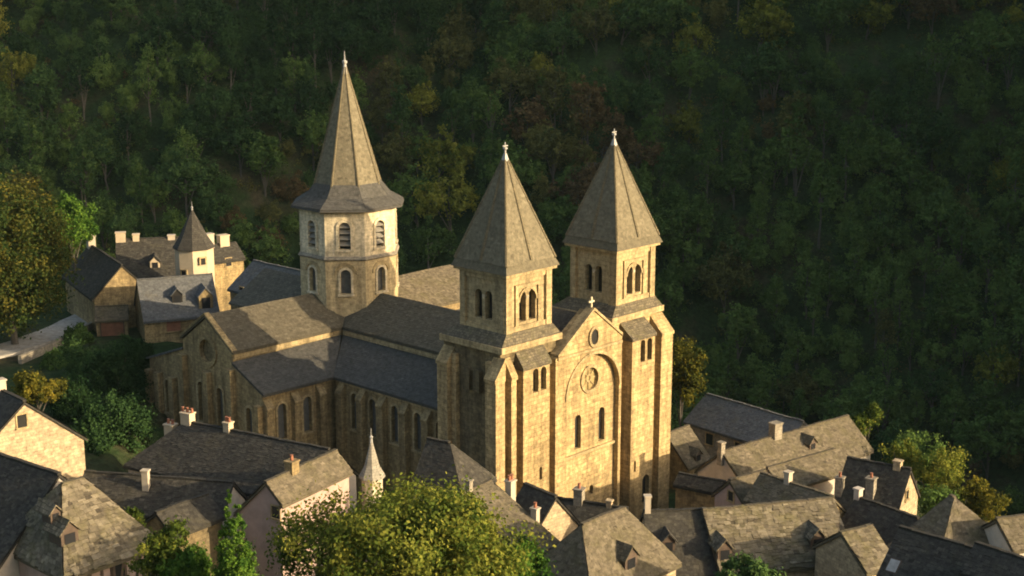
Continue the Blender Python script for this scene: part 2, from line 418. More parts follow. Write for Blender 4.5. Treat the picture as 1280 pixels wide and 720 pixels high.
TILE = {   # material, slate width, course height, thickness, unevenness
    'lauze': (tilemat('stone_slate_courses', (0.085, 0.07, 0.048), (0.145, 0.12, 0.08), (0.215, 0.178, 0.12), (0.115, 0.10, 0.05)), .33, .21, .045, 1.1),
    'rough_lauze': (tilemat('rough_stone_slate_courses', (0.075, 0.062, 0.044), (0.155, 0.13, 0.088), (0.26, 0.22, 0.15), (0.135, 0.118, 0.052)), .40, .27, .07, 1.5),
    'slate': (tilemat('shaded_slate_courses', (0.03, 0.028, 0.023), (0.056, 0.051, 0.042), (0.095, 0.086, 0.068), (0.07, 0.062, 0.04), .6), .30, .2, .035, 1.0),  # stone slates darkened to carry the shade of roofs turned from the sun
    'blue_slate': (tilemat('grey_slate_courses', (0.08, 0.08, 0.078), (0.125, 0.125, 0.12), (0.175, 0.172, 0.16), (0.14, 0.125, 0.09), .6), .36, .25, .03, .6),
    'pale_slate': None, 'spire': (tilemat('spire_slate_courses', (0.11, 0.094, 0.06), (0.175, 0.15, 0.096), (0.24, 0.205, 0.135), (0.125, 0.11, 0.072), .6), .36, .24, .035, .7), 'church_roof': (tilemat('abbey_slate_courses', (0.075, 0.064, 0.044), (0.115, 0.098, 0.066), (0.165, 0.14, 0.096), (0.10, 0.09, 0.058), .6), .42, .27, .035, .7),
    'aisle_slates': (tilemat('aisle_slate_courses', (0.06, 0.056, 0.048), (0.088, 0.083, 0.072), (0.12, 0.112, 0.094), (0.085, 0.08, 0.062), .6), .42, .27, .03, .6)}
def courses(v, f, tt, T0, T1, B0, B1, tw, th, thick, jit, rng):
    """overlapping courses of slates on the patch T0 T1 (top edge) B0 B1 (bottom edge)"""
    nrm = (B0 - T0).cross(T1 - T0 if (T1 - T0).length > .3 else B1 - B0)
    if nrm.z < 0: nrm = -nrm
    nrm.normalize()
    Ls = ((B0 + B1) / 2 - (T0 + T1) / 2).length; nrow = max(2, int(Ls / th))
    down = ((B0 + B1) / 2 - (T0 + T1) / 2).normalized()
    for r in range(nrow + 1):
        f0 = max(0, 1 - (r + 1.25) / nrow); f1 = 1 - r / nrow + rng.uniform(-.012, .012) * jit * 4 / nrow
        if f1 <= 0.01: continue
        la, ra = T0.lerp(B0, f0), T1.lerp(B1, f0); lb, rb = T0.lerp(B0, f1), T1.lerp(B1, f1)
        W_ = (rb - lb).length
        if W_ < .25: continue
        x = -rng.uniform(0, .5) * tw
        while x < W_:
            w = tw * rng.uniform(.55, 1.5); a0, a1 = max(0, x) / W_, min(W_, x + w) / W_; x += w
            if a1 - a0 < .12 * tw / W_: continue
            k = rng.uniform(-.06, .06) * jit; h = thick * rng.uniform(.7, 1.5) + max(0, rng.gauss(0, .012) * jit)
            g = .008 / W_
            p = [la.lerp(ra, a0 + g) + nrm * .012, la.lerp(ra, a1 - g) + nrm * .012, lb.lerp(rb, a1 - g) + down * (k + rng.uniform(-.02, .02) * jit), lb.lerp(rb, a0 + g) + down * (k + rng.uniform(-.02, .02) * jit)]
            i = len(v); up = [nrm * thick * .35, nrm * thick * .35, nrm * h, nrm * (h + rng.uniform(-.01, .01) * jit)]
            v += p[2:] + [q + u for q, u in zip(p, up)]     # 0,1 lower edge bottom; 2..5 top face
            f += [(i + 2, i + 3, i + 4, i + 5), (i + 5, i + 4, i, i + 1)]
            tv = min(1, max(0, rng.gauss(.5, .15 * min(1.4, max(.8, jit))))); tt += [tv, tv]
def tiled_roof(name, mb, patches, roof, parent, seed):
    if not TILE.get(roof): return mb.build(name, roof, parent)
    mat, tw, th, thick, jit = TILE[roof]; rng = random.Random(seed)
    org = origin(parent); base = mb.mesh(name, org)
    v = [p.co.copy() + org for p in base.vertices]; f = [tuple(p.vertices) for p in base.polygons]; tt = [.25] * len(f)
    bpy.data.meshes.remove(base); nb = len(v)
    for q in patches: courses(v, f, tt, *[V(p) for p in q], tw, th, thick, jit, rng)
    n0 = nb
    for p in v[n0:]: p.z += .09 * min(1.3, jit) * (1 + noise.noise(p * .33)) * .75
    me = bpy.data.meshes.new(name); me.from_pydata([tuple(p - org) for p in v], [], f)
    a = me.attributes.new('tint', 'FLOAT', 'FACE'); a.data.foreach_set('value', np.array(tt, dtype=np.float32))
    me.materials.append(mat); o = bpy.data.objects.new(name, me); COL.objects.link(o); o.parent = parent
    return o

# ------------------------------------------------------------------ the abbey church
AX, AY = -0.798, 115.0
fa = R(43.5)
FD = V((math.sin(fa), math.cos(fa), 0)); ED = V((-math.cos(fa), math.sin(fa), 0)); ZD = V((0, 0, 1))
def W(t, e, z): return V((AX, AY, 0)) + FD * t + ED * e + ZD * z
def tbox(mb, t0, t1, e0, e1, z0, z1): mb.box(W(t0, e0, z0), FD * (t1 - t0), ED * (e1 - e0), ZD * (z1 - z0))
def slope_cap(mb, t0, t1, e0, e1, zlo, zhi, side='e'):
    """a wedge on top of a buttress, low at e0 (or t0), high at e1"""
    if side == 'e': mb.extrude([W(t0, e0, zlo - .25), W(t0, e0 - .12, zlo - .25), W(t0, e0 - .12, zlo), W(t0, e1, zhi), W(t0, e1, zlo - .25)], FD * (t1 - t0))
    else: mb.extrude([W(t0, e0, zlo - .25), W(t0 - .12, e0, zlo - .25), W(t0 - .12, e0, zlo), W(t1, e0, zhi), W(t1, e0, zlo - .25)], ED * (e1 - e0))

church = empty('abbey_church', W(11, 16, 8.0), 'ochre stone abbey church with two spired towers and an octagonal crossing spire', 'church')

def arch_window(parent, c, u, nrm, w, h, glass='glass', frame='trim', fw=0.0, depth=0.35, name='window', louvres=0, mull=False):
    """pane set `depth` behind the wall face (nrm points out of the wall) plus an optional raised surround"""
    c = V(c); u = V(u); nrm = V(nrm)
    g = MB(); g.extrude([p - nrm * depth for p in arch(c, u, w + 0.02, h + .01)], -nrm * 0.05)
    pane = g.build(name, glass, parent)
    if fw > 0:
        r = MB(); a = arch(c, u, w, h); b = arch(c - ZD * 0.0, u, w + 2 * fw, h + fw)
        i0 = 1
        for k in range(1, len(a)):
            k2 = (k + 1) % len(a)
            if k2 == 1: continue
            quad = [a[k], a[k2], b[k2], b[k]] if k2 != 0 else [a[k], a[0], b[0], b[k]]
            if k == 0: continue
            r.extrude([q + nrm * 0.003 for q in quad], nrm * 0.10)
        r.box(c - u * (w / 2 + fw + .08) - ZD * 0.22, u * (w + 2 * fw + .16), nrm * 0.2, ZD * 0.2)
        return pane, r
    return pane, None
def cut_arch(cut, c, u, nrm, w, h, depth):
    cut.extrude([p + V(nrm) * 0.5 for p in arch(c, u, w, h)], -V(nrm) * (0.5 + depth))

MIR = 22.3
def bell_tower(mirror):
    m = (lambda t: MIR - t) if mirror else (lambda t: t)
    def B(mb, t0, t1, e0, e1, z0, z1):
        a, b = sorted((m(t0), m(t1))); tbox(mb, a, b, e0, e1, z0, z1)
    wn_, nn_ = -ED, -FD
    tw, cut = MB(), MB()
    B(tw, 0.55, 7.5, 1.35, 7.6, 4, 28.55); B(tw, 0.553, 7.497, 0.75, 1.4, 27.4, 28.548)
    wins = []
    # two-light openings high in the north flank
    if not mirror:
        for e in (3.2, 4.4): cut_arch(cut, W(0.55, e, 24.7), ED, nn_, 0.75, 2.0, 0.5); wins.append((W(0.55, e, 24.7), ED, nn_, 0.75, 2.0, 0.45, 'void'))
    tower = tw.build('bell_tower', 'ochre' if mirror else 'shaded_weathered', church, cut)  # left tower body gets the stone with its shade coloured in
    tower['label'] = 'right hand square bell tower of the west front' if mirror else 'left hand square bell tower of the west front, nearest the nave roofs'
    # lower buttresses and the projecting panel
    pe = -0.7 if mirror else -0.1
    bt = MB(); cut = MB()
    pa, pb = (16.4, 19.75) if mirror else (2.45, 5.8)
    tbox(bt, pa, pb, pe, 1.345, 4, 26.9)
    wt = (17.95, 18.95) if mirror else (4.0, 5.0)
    for t in wt:
        cut_arch(cut, W(t, pe, 24.5), FD, wn_, 0.7, 2.1, 0.5); wins.append((W(t, pe, 24.5), FD, wn_, 0.7, 2.1, 0.45, 'void'))
    if mirror:
        cut_arch(cut, W(18.8, pe, 10.4), FD, wn_, 1.05, 2.9, 0.5); wins.append((W(18.8, pe, 10.4), FD, wn_, 1.05, 2.9, 0.45, 'void'))
        cut_arch(cut, W(17.1, pe, 14.0), FD, wn_, 0.3, 1.1, 0.4); wins.append((W(17.1, pe, 14.0), FD, wn_, 0.3, 1.1, 0.35, 'void'))
    else:
        cut_arch(cut, W(4.7, pe, 16.4), FD, wn_, 0.35, 1.2, 0.4); wins.append((W(4.7, pe, 16.4), FD, wn_, 0.35, 1.2, 0.35, 'void'))
    bt.build('front_pier', 'ochre', tower, cut)
    cp = MB(); slope_cap(cp, pa - .12, pb + .12, pe, 0.8, 26.95, 28.3); cp.build('pier_coping', 'lauze', tower)
    if mirror:
        b2 = MB(); tbox(b2, 20.85, 22.6, -0.6, 2.0, 4, 26.4); slope_cap(b2, 20.8, 22.65, -0.6, 0.8, 26.6, 28.2); b2.build('buttress', 'ochre', tower)
        b3 = MB(); tbox(b3, 21.6, 22.6, 4.2, 6.0, 4, 25); b3.build('buttress', 'ochre', tower)
    else:
        b2 = MB(); tbox(b2, 1.05, 1.65, -0.05, 1.345, 4, 26.2); slope_cap(b2, .98, 1.72, -0.05, 0.8, 26.4, 28.0); b2.build('buttress', 'ochre', tower)
        b3 = MB(); tbox(b3, -0.55, 0.55, 0.25, 1.5, 4, 26.2); slope_cap(b3, -0.55, 0.6, 0.2, 1.55, 26.4, 28.1, 't'); b3.build('buttress', 'ochre', tower)
        b4 = MB(); tbox(b4, -0.35, 0.55, 6.3, 7.55, 4, 26.6); slope_cap(b4, -0.35, 0.6, 6.25, 7.6, 26.8, 28.1, 't'); b4.build('buttress', 'ochre', tower)
        b5 = MB(); tbox(b5, 0.1, 0.55, 1.5, 2.1, 4, 27.6); tbox(b5, 0.1, 0.55, 5.7, 6.3, 4, 27.6); b5.build('pilaster_strip', 'ochre', tower)
    # cornice and sloping set-back up to the belfry
    ck = MB(); B(ck, 0.15, 7.75, 0.2, 7.75, 28.5, 29.05); ck.build('cornice', 'trim', tower)
    sb = MB()
    lo = [W(m(0.25), .3, 29.05), W(m(7.65), .3, 29.05), W(m(7.65), 7.65, 29.05), W(m(.25), 7.65, 29.05)]
    hi = [W(m(1.05), .55, 30.0), W(m(6.85), .55, 30.0), W(m(6.85), 6.3, 30.0), W(m(1.05), 6.3, 30.0)]
    sb.loft(lo, hi); sb.build('sloping_ledge', 'lauze', tower)
    # belfry stage
    bf = MB(); cut = MB(); B(bf, 1.3, 6.6, 0.85, 6.1, 29.2, 34.9)
    for t in ((17.75, 18.95) if mirror else (3.35, 4.55)):
        cut_arch(cut, W(t, .85, 30.7), FD, wn_, .84, 2.65, .6); wins.append((W(t, .85, 30.7), FD, wn_, .84, 2.65, .55, 'void'))
    tn = 15.7 if mirror else 1.3
    for e in (2.85, 4.05):
        cut_arch(cut, W(tn, e, 30.9), ED, nn_, .84, 2.5, .6); wins.append((W(tn, e, 30.9), ED, nn_, .84, 2.5, .55, 'void'))
    belfry = bf.build('belfry', 'trim', tower, cut)
    def piece(nm, *a):
        q = MB(); B(q, *a); q.build(nm, 'trim', tower)
    for a in ((1.12, 1.8), (6.1, 6.78)):
        piece('pilaster', a[0], a[1], 0.6, 0.848, 29.9, 34.88)
    for e0 in (0.851, 5.5):
        piece('pilaster', 1.06, 1.298, e0, e0 + .6, 29.9, 34.88)
        piece('pilaster', 6.602, 6.84, e0, e0 + .6, 29.9, 34.88)
    piece('belfry_band', 1.803, 6.097, .7, .847, 34.4, 34.88); piece('belfry_band', 1.803, 6.097, .68, .847, 30.0, 30.45)
    piece('belfry_band', 1.13, 1.297, 1.454, 5.497, 34.4, 34.88); piece('belfry_band', 1.13, 1.297, 1.454, 5.497, 30.0, 30.45)
    cw = 18.35 if mirror else 3.95
    for sg in (-1, 1):
        q = MB(); tbox(q, cw + sg * 1.4 - .18, cw + sg * 1.4 + .18, .7, .847, 30.45, 33.7); q.build('window_jamb', 'trim', tower)
    q = MB(); tbox(q, cw - 1.6, cw + 1.6, .68, .847, 33.702, 34.0); q.build('window_lintel', 'trim', tower)
    q = MB(); ra_, rb2 = arch(W(cw, .847, 30.6), FD, 2.06, 2.9, 12), arch(W(cw, .847, 30.6), FD, 2.42, 3.08, 12)
    for k in range(2, len(ra_) - 1): q.extrude([ra_[k], ra_[k + 1], rb2[k + 1], rb2[k]], -ED * .12)
    q.build('relieving_arch', 'trim', tower)
    ev = MB(); B(ev, 0.8, 7.1, 0.3, 6.6, 34.9, 35.15); ev.build('eaves_cornice', 'trim', tower)
    # spire
    c = W(m(3.95), 3.45, 0)
    def sq(h, z): return [W(m(3.95) + a * h, 3.45 + b * h, z) for a, b in ((-1, -1), (1, -1), (1, 1), (-1, 1))]
    sp = MB(); sp.loft(sq(3.32, 35.16), sq(3.05, 35.8)); sp.loft(sq(3.05, 35.8), sq(0.14, 44.25))
    qa, qb = sq(3.05, 35.8), sq(.14, 44.25)
    spire = tiled_roof('spire', sp, [(qb[k], qb[(k + 1) % 4], qa[k], qa[(k + 1) % 4]) for k in range(4)], 'spire', tower, 8)
    rb = MB()
    for d1, d2 in (((0, -1), 1), ((-1, 0), 1)):
        p0 = W(m(3.95) + d1[0] * 2.98, 3.45 + d1[1] * 2.98, 36.0); p1 = W(m(3.95) + d1[0] * .22, 3.45 + d1[1] * .22, 44.1)
        rb.tube(p0, p1, .2, .12, 6)
    for a, b in ((-1, -1), (1, -1), (1, 1), (-1, 1)):
        rb.tube(W(m(3.95) + a * 3.04, 3.45 + b * 3.04, 35.82), W(m(3.95) + a * .17, 3.45 + b * .17, 44.2), .15, .1, 6)
    rb.build('spire_rib', 'spire', tower)
    fi = MB(); fi.loft(sq(.42, 43.35), sq(.1, 44.75)); fi.lathe(c + ZD * 44.7, [(.09, 0), (.09, .35), (.2, .42), (.2, .55), (.07, .6), (.05, 1.0)], 8)
    fi.box(c + ZD * 45.35 - FD * .3 - ED * .04, FD * .6, ED * .08, ZD * .09)
    fi.build('finial', 'lead', tower)
    for (cc, u, nr, w, h, d, g) in wins: arch_window(tower, cc, u, nr, w, h, g, depth=d)
    cl = MB()
    for t in ((18.35,) if mirror else (3.95,)): cl.lathe(W(t, .95, 30.8), [(.12, 0), (.09, .15), (.09, 1.7), (.2, 1.95), (.2, 2.1)], 8)
    cl.lathe(W(tn + .1, 3.45, 31.0), [(.12, 0), (.09, .15), (.09, 1.6), (.2, 1.85), (.2, 2.0)], 8)
    cl.build('colonnette', 'lime', tower)
bell_tower(False); bell_tower(True)

def west_front():
    wf, cut = MB(), MB(); n = -ED
    e0 = -0.12
    prof = [W(6.55, e0, 4), W(15.6, e0, 4), W(15.6, e0, 27.35), W(11.55, e0, 30.35), W(6.55, e0, 26.9)]
    wf.extrude(prof, ED * 1.6)
    ap = arch(W(11.65, e0, 8), FD, 7.2, 18.4, 16)
    cut.extrude([p - ED * .5 for p in ap], ED * 3.0)
    o = wf.build('west_front', 'ochre', church, cut)
    r0 = e0 + .5
    bk = MB(); cut = MB(); bk.extrude([p + ED * .003 for p in arch(W(11.65, r0, 8), FD, 7.3, 18.45, 16)], ED * .5)
    cut.extrude([p - ED * .4 for p in circle(W(11.75, r0, 24.0), FD, 1.05)], ED * .7)
    for t, z, w, h in ((10.15, 17.75, .85, 3.2), (13.45, 17.75, .85, 3.2)):
        cut_arch(cut, W(t, r0, z), FD, n, w, h, .42)
        arch_window(o, W(t, r0, z), FD, n, w, h, 'void', depth=.4)
    cut_arch(cut, W(12.1, r0, 12.9), FD, n, .5, .9, .4); arch_window(o, W(12.1, r0, 12.9), FD, n, .5, .9, 'void', depth=.38)
    bk.build('recessed_wall', 'ochre', o, cut)
    g = MB(); g.extrude([p + ED * .25 for p in circle(W(11.75, r0, 24), FD, 1.06)], ED * .05); rose = g.build('rose_window', 'rose_glass', o)
    rg = MB(); a, b = circle(W(11.75, r0 - .003, 24), FD, 1.05), circle(W(11.75, r0 - .003, 24), FD, 1.35)
    for k in range(20):
        k2 = (k + 1) % 20; rg.extrude([a[k], a[k2], b[k2], b[k]], -ED * .12)
    rg.build('rose_surround', 'trim', o)
    tr = MB()
    for k in range(8):
        an = math.pi * k / 4; d = FD * math.cos(an) + ZD * math.sin(an)
        tr.tube(W(11.75, r0 + .2, 24) + d * .3, W(11.75, r0 + .2, 24) + d * 1.03, .05, .05, 5)
    a, b = circle(W(11.75, r0 + .15, 24), FD, .25, 12), circle(W(11.75, r0 + .15, 24), FD, .36, 12)
    for k in range(12):
        k2 = (k + 1) % 12; tr.extrude([a[k], a[k2], b[k2], b[k]], ED * .1)
    tr.build('rose_tracery', 'trim', o)
    lg = MB(); tbox(lg, 8.1, 15.2, r0 - .22, r0 - .003, 17.15, 17.4); lg.build('string_course', 'trim', o)
    am = MB(); a, b = arch(W(11.65, e0 - .003, 22.6), FD, 7.2, 3.8, 16), arch(W(11.65, e0 - .003, 22.6), FD, 7.7, 4.05, 16)
    for k in range(2, len(a) - 1): am.extrude([a[k], a[k + 1], b[k + 1], b[k]], -ED * .1)
    am.build('arch_moulding', 'trim', o)
    cp = MB()
    for s, tb, zb in ((-1, 6.75, 27.0), (1, 15.55, 27.4)):
        p = W(tb, e0 - .14, zb); q = W(11.55, e0 - .14, 30.42)
        cp.extrude([p, q, q + ZD * .26, p + ZD * .26], ED * 1.0)
    cp.build('gable_coping', 'trim', o)
    oc = MB(); oc.extrude([p - ED * .01 for p in circle(W(11.6, e0, 28.0), FD, .5, 16, .72)], ED * .02); oc.build('oculus', 'void', o)
    og = MB(); a, b = circle(W(11.6, e0 - .003, 28), FD, .5, 16, .72), circle(W(11.6, e0 - .003, 28), FD, .75, 16, .97)
    for k in range(16):
        k2 = (k + 1) % 16; og.extrude([a[k], a[k2], b[k2], b[k]], -ED * .14)
    og.build('oculus_surround', 'trim', o)
    st = MB(); tbox(st, 6.75, 15.5, e0 - .15, e0 - .003, 26.75, 26.98); st.build('string_course', 'trim', o)
    cr = MB(); cr.box(W(11.47, .1, 30.6), FD * .16, ED * .16, ZD * 1.0); cr.box(W(11.2, .11, 31.1), FD * .7, ED * .14, ZD * .16); cr.build('stone_cross', 'lime', o)
    rf = MB(); q0, q1 = W(11.55, 1.3, 29.9), W(11.55, 9, 29.9)
    rf.extrude([W(7.6, 1.3, 27.2), q0, W(15.6, 1.3, 27.2)], ED * 7.5); rf.build('porch_roof', 'slate', o)
west_front()

TC, EC = 10.9, 32.4      # crossing
def roofslab(mb, pts, th=0.22): mb.extrude(pts, -ZD * th)
def nave():
    nv = MB(); tbox(nv, 6.3, 15.5, 7.6, 28.3, 6, 24.75)
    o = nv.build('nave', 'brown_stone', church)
    rf = MB(); roofslab(rf, [W(6.1, 7.3, 24.95), W(6.1, 27.95, 24.95), W(TC, EC, 27.75), W(TC, 7.3, 27.75)])
    roofslab(rf, [W(15.7, 7.3, 24.95), W(TC, 7.3, 27.75), W(TC, EC, 27.75), W(15.7, 27.95, 24.95)])
    tiled_roof('nave_roof', rf, [(W(TC, 28.0, 27.75), W(TC, 7.3, 27.75), W(6.1, 27.95, 24.95), W(6.1, 7.3, 24.95))], 'church_roof', o, 1)
    al = MB(); cut = MB(); tbox(al, 1.5, 6.2, 7.5, 23.9, 4, 21.65)
    ws = ((18.3, 17.0, .95, 3.6), (15.2, 17.0, .95, 3.6), (12.1, 17.0, .95, 3.6), (20.9, 17.0, .95, 3.6), (9.2, 17, .9, 3.4))
    ai = None
    for e, z, w, h in ws: cut_arch(cut, W(1.5, e, z), ED, -FD, w, h, .4)
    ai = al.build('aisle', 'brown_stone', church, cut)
    for e, z, w, h in ws:
        p, r = arch_window(ai, W(1.5, e, z), ED, -FD, w, h, 'grey_glass', fw=.2, depth=.36); r.build('window_surround', 'trim', ai)
    for e in (22.6, 19.6, 16.7, 13.6, 10.6):
        b = MB(); tbox(b, .85, 1.5, e - .4, e + .4, 4, 20.3); slope_cap(b, .85, 1.5, e - .42, e + .42, 20.4, 21.4, 't'); b.build('buttress', 'brown_stone', ai)
    s = MB(); tbox(s, 1.4, 1.497, 7.6, 23.5, 21.2, 21.62); s.build('cornice', 'trim', ai)
    s = MB(); tbox(s, 6.15, 6.297, 7.7, 28.1, 24.2, 24.66); s.build('cornice', 'trim', o)
    r = MB(); roofslab(r, [W(1.1, 7.4, 21.75), W(1.1, 23.5, 21.75), W(6.28, 28.2, 24.1), W(6.28, 7.4, 24.1)]); tiled_roof('aisle_roof', r, [(W(6.28, 28.2, 24.1), W(6.28, 7.4, 24.1), W(1.1, 23.5, 21.75), W(1.1, 7.4, 21.75))], 'aisle_slates', ai, 2)
    a2 = MB(); tbox(a2, 15.6, 20.3, 7.7, 28, 4, 21.6); roofslab(a2, [W(15.5, 7.7, 24.2), W(15.5, 28, 24.2), W(20.6, 28, 21.8), W(20.6, 7.7, 21.8)]); a2.build('aisle', 'brown_stone', church)
nave()
def transept(sgn):
    g = TC - 17.9 if sgn < 0 else TC + 17.9      # gable plane
    t_in = 6.3 if sgn < 0 else 15.5
    a, b = sorted((g, t_in))
    mb = MB(); cut = MB()
    tops = [(28.35, 4), (36.45, 4), (36.45, 24.7), (EC, 27.5), (28.35, 24.7)]
    mb.extrude([W(g, e, z) for e, z in tops], FD * (t_in - g))
    wins = []
    if sgn < 0:
        cut.extrude([p - FD * .5 for p in circle(W(g, EC, 24.3), ED, 1.15)], FD * .9)
        for e in (33.7, 30.6): cut_arch(cut, W(g, e, 17.0), ED, -FD, 1.0, 4.0, .4); wins.append((e, 17.0, 1.0, 4.0))
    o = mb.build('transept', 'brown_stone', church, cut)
    rf = MB(); ta, tb = (g - .15, TC) if sgn < 0 else (TC, g + .3)
    for s in (-1, 1):
        e_in = 28.05 if s < 0 else 36.75
        tv = 6.15 if sgn < 0 else 15.65
        if sgn < 0: pts = [W(ta, EC, 27.8), W(TC, EC, 27.75), W(tv, e_in, 24.95), W(ta, e_in, 24.95)]
        else: pts = [W(TC, EC, 27.75), W(tb, EC, 27.8), W(tb, e_in, 24.95), W(tv, e_in, 24.95)]
        roofslab(rf, pts)
    if sgn < 0: tiled_roof('transept_roof', rf, [(W(ta, EC, 27.8), W(TC - 3.5, EC, 27.76), W(ta, 28.05, 24.95), W(6.15, 28.05, 24.95))], 'church_roof', o, 3)
    else: tiled_roof('transept_roof', rf, [(W(TC + 3, EC, 27.76), W(tb, EC, 27.8), W(15.65, 28.05, 24.95), W(tb, 28.05, 24.95))], 'lauze', o, 4)
    if sgn < 0:
        gl = MB(); gl.extrude([p + FD * .3 for p in circle(W(g, EC, 24.3), ED, 1.16)], FD * .05); gl.build('oculus', 'shaded_weathered', o)
        rg = MB(); p1, p2 = circle(W(g - .003, EC, 24.3), ED, 1.15), circle(W(g - .003, EC, 24.3), ED, 1.6)
        for k in range(20):
            k2 = (k + 1) % 20; rg.extrude([p1[k], p1[k2], p2[k2], p2[k]], -FD * .12)
        rg.build('oculus_surround', 'brown_stone', o)
        for e, z, w, h in wins:
            p, r = arch_window(o, W(g, e, z), ED, -FD, w, h, 'grey_glass', fw=.25, depth=.36); r.build('window_surround', 'trim', o)
        for e in (28.5, 32.3, 36.3):
            bb = MB(); tbox(bb, g - .6, g, e - .45, e + .45, 4, 22.3 if e == 32.3 else 23.3); bb.build('buttress', 'brown_stone', o)
        cp = MB()
        for e, z in ((28.1, 24.75), (36.7, 24.75)):
            p, q = W(g - .22, e, z + .2), W(g - .22, EC, 27.85); cp.extrude([p, q, q + ZD * .2, p + ZD * .2], FD * .6)
        cp.build('gable_coping', 'brown_stone', o)
        cn = MB(); tbox(cn, g + .1, 6.1, 28.2, 28.347, 24.2, 24.66); cn.build('cornice', 'trim', o)
    # aisles of the transept
    for s in (-1, 1):
        eo, ei = (23.9, 28.3) if s < 0 else (42.6, 36.5)
        zo = 21.65
        e_lo, e_hi = sorted((eo, ei))
        am = MB(); cut = MB()
        sec = [W(g, eo, 4), W(g, ei, 4), W(g, ei, 23.7), W(g, eo, zo)]
        tend = (1.5 if s < 0 else 6.0) if sgn < 0 else 20.0
        am.extrude(sec, FD * (tend - g))
        ws = []
        if sgn < 0 and s < 0:
            for t in (-4.9, -1.9): cut_arch(cut, W(t, eo, 16.9), FD, -ED, 1.0, 3.5, .4); ws.append((W(t, eo, 16.9), FD, -ED, 1.0, 3.5))
        if sgn < 0:
            ew = 26.0 if s < 0 else 39.4
            cut_arch(cut, W(g, ew, 16.6), ED, -FD, .95, 3.4, .4); ws.append((W(g, ew, 16.6), ED, -FD, .95, 3.4))
        ao = am.build('transept_aisle', 'brown_stone', church, cut)
        for c_, u_, n_, w_, h_ in ws:
            p, r = arch_window(ao, c_, u_, n_, w_, h_, 'grey_glass', fw=.22, depth=.36); r.build('window_surround', 'trim', ao)
        rr = MB()
        if sgn < 0:
            if s < 0: roofslab(rr, [W(g - .15, 28.3, 23.95), W(6.2, 28.3, 24.1), W(1.1, 23.5, 21.75), W(g - .15, 23.5, 21.75)])
            else: roofslab(rr, [W(g - .15, 36.5, 23.95), W(6.0, 36.5, 23.95), W(6.0, 43.0, 21.7), W(g - .15, 43.0, 21.7)])
        else: roofslab(rr, [W(20.3, ei, 23.95), W(g + .15, ei, 23.95), W(g + .15, eo + s * .4, 21.7), W(20.3, eo + s * .4, 21.7)])
        tiled_roof('aisle_roof', rr, [(W(g - .15, 28.3, 23.95), W(6.2, 28.3, 24.1), W(g - .15, 23.5, 21.75), W(1.1, 23.5, 21.75))] if sgn < 0 and s < 0 else [], 'aisle_slates' if s < 0 else 'blue_slate', ao, 5)
        if sgn < 0:
            for t in ((-6.6, -3.4, -.4) if s < 0 else ()):
                bb = MB(); tbox(bb, t - .4, t + .4, eo - .6, eo, 4, 20.3); slope_cap(bb, t - .42, t + .42, eo - .6, eo, 20.4, 21.3); bb.build('buttress', 'brown_stone', ao)
            for e in ((24.3,) if s < 0 else (38.2, 40.7, 42.3)):
                bb = MB(); tbox(bb, g - .6, g, e - .4, e + .4, 4, 20.6); bb.build('buttress', 'brown_stone', ao)
transept(-1); transept(1)
def choir():
    mb = MB(); tbox(mb, 6.3, 15.5, 36.5, 46, 4, 24.3); tbox(mb, 2, 20, 40, 47, 4, 20)
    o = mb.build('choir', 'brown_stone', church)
    rf = MB(); roofslab(rf, [W(5.9, 36, 24.5), W(TC, 33, 27.6), W(TC, 47, 27.6), W(5.9, 47, 24.5)]); roofslab(rf, [W(15.9, 36, 24.5), W(15.9, 47, 24.5), W(TC, 47, 27.6), W(TC, 33, 27.6)])
    rf.build('choir_roof', 'church_roof', o)
choir()
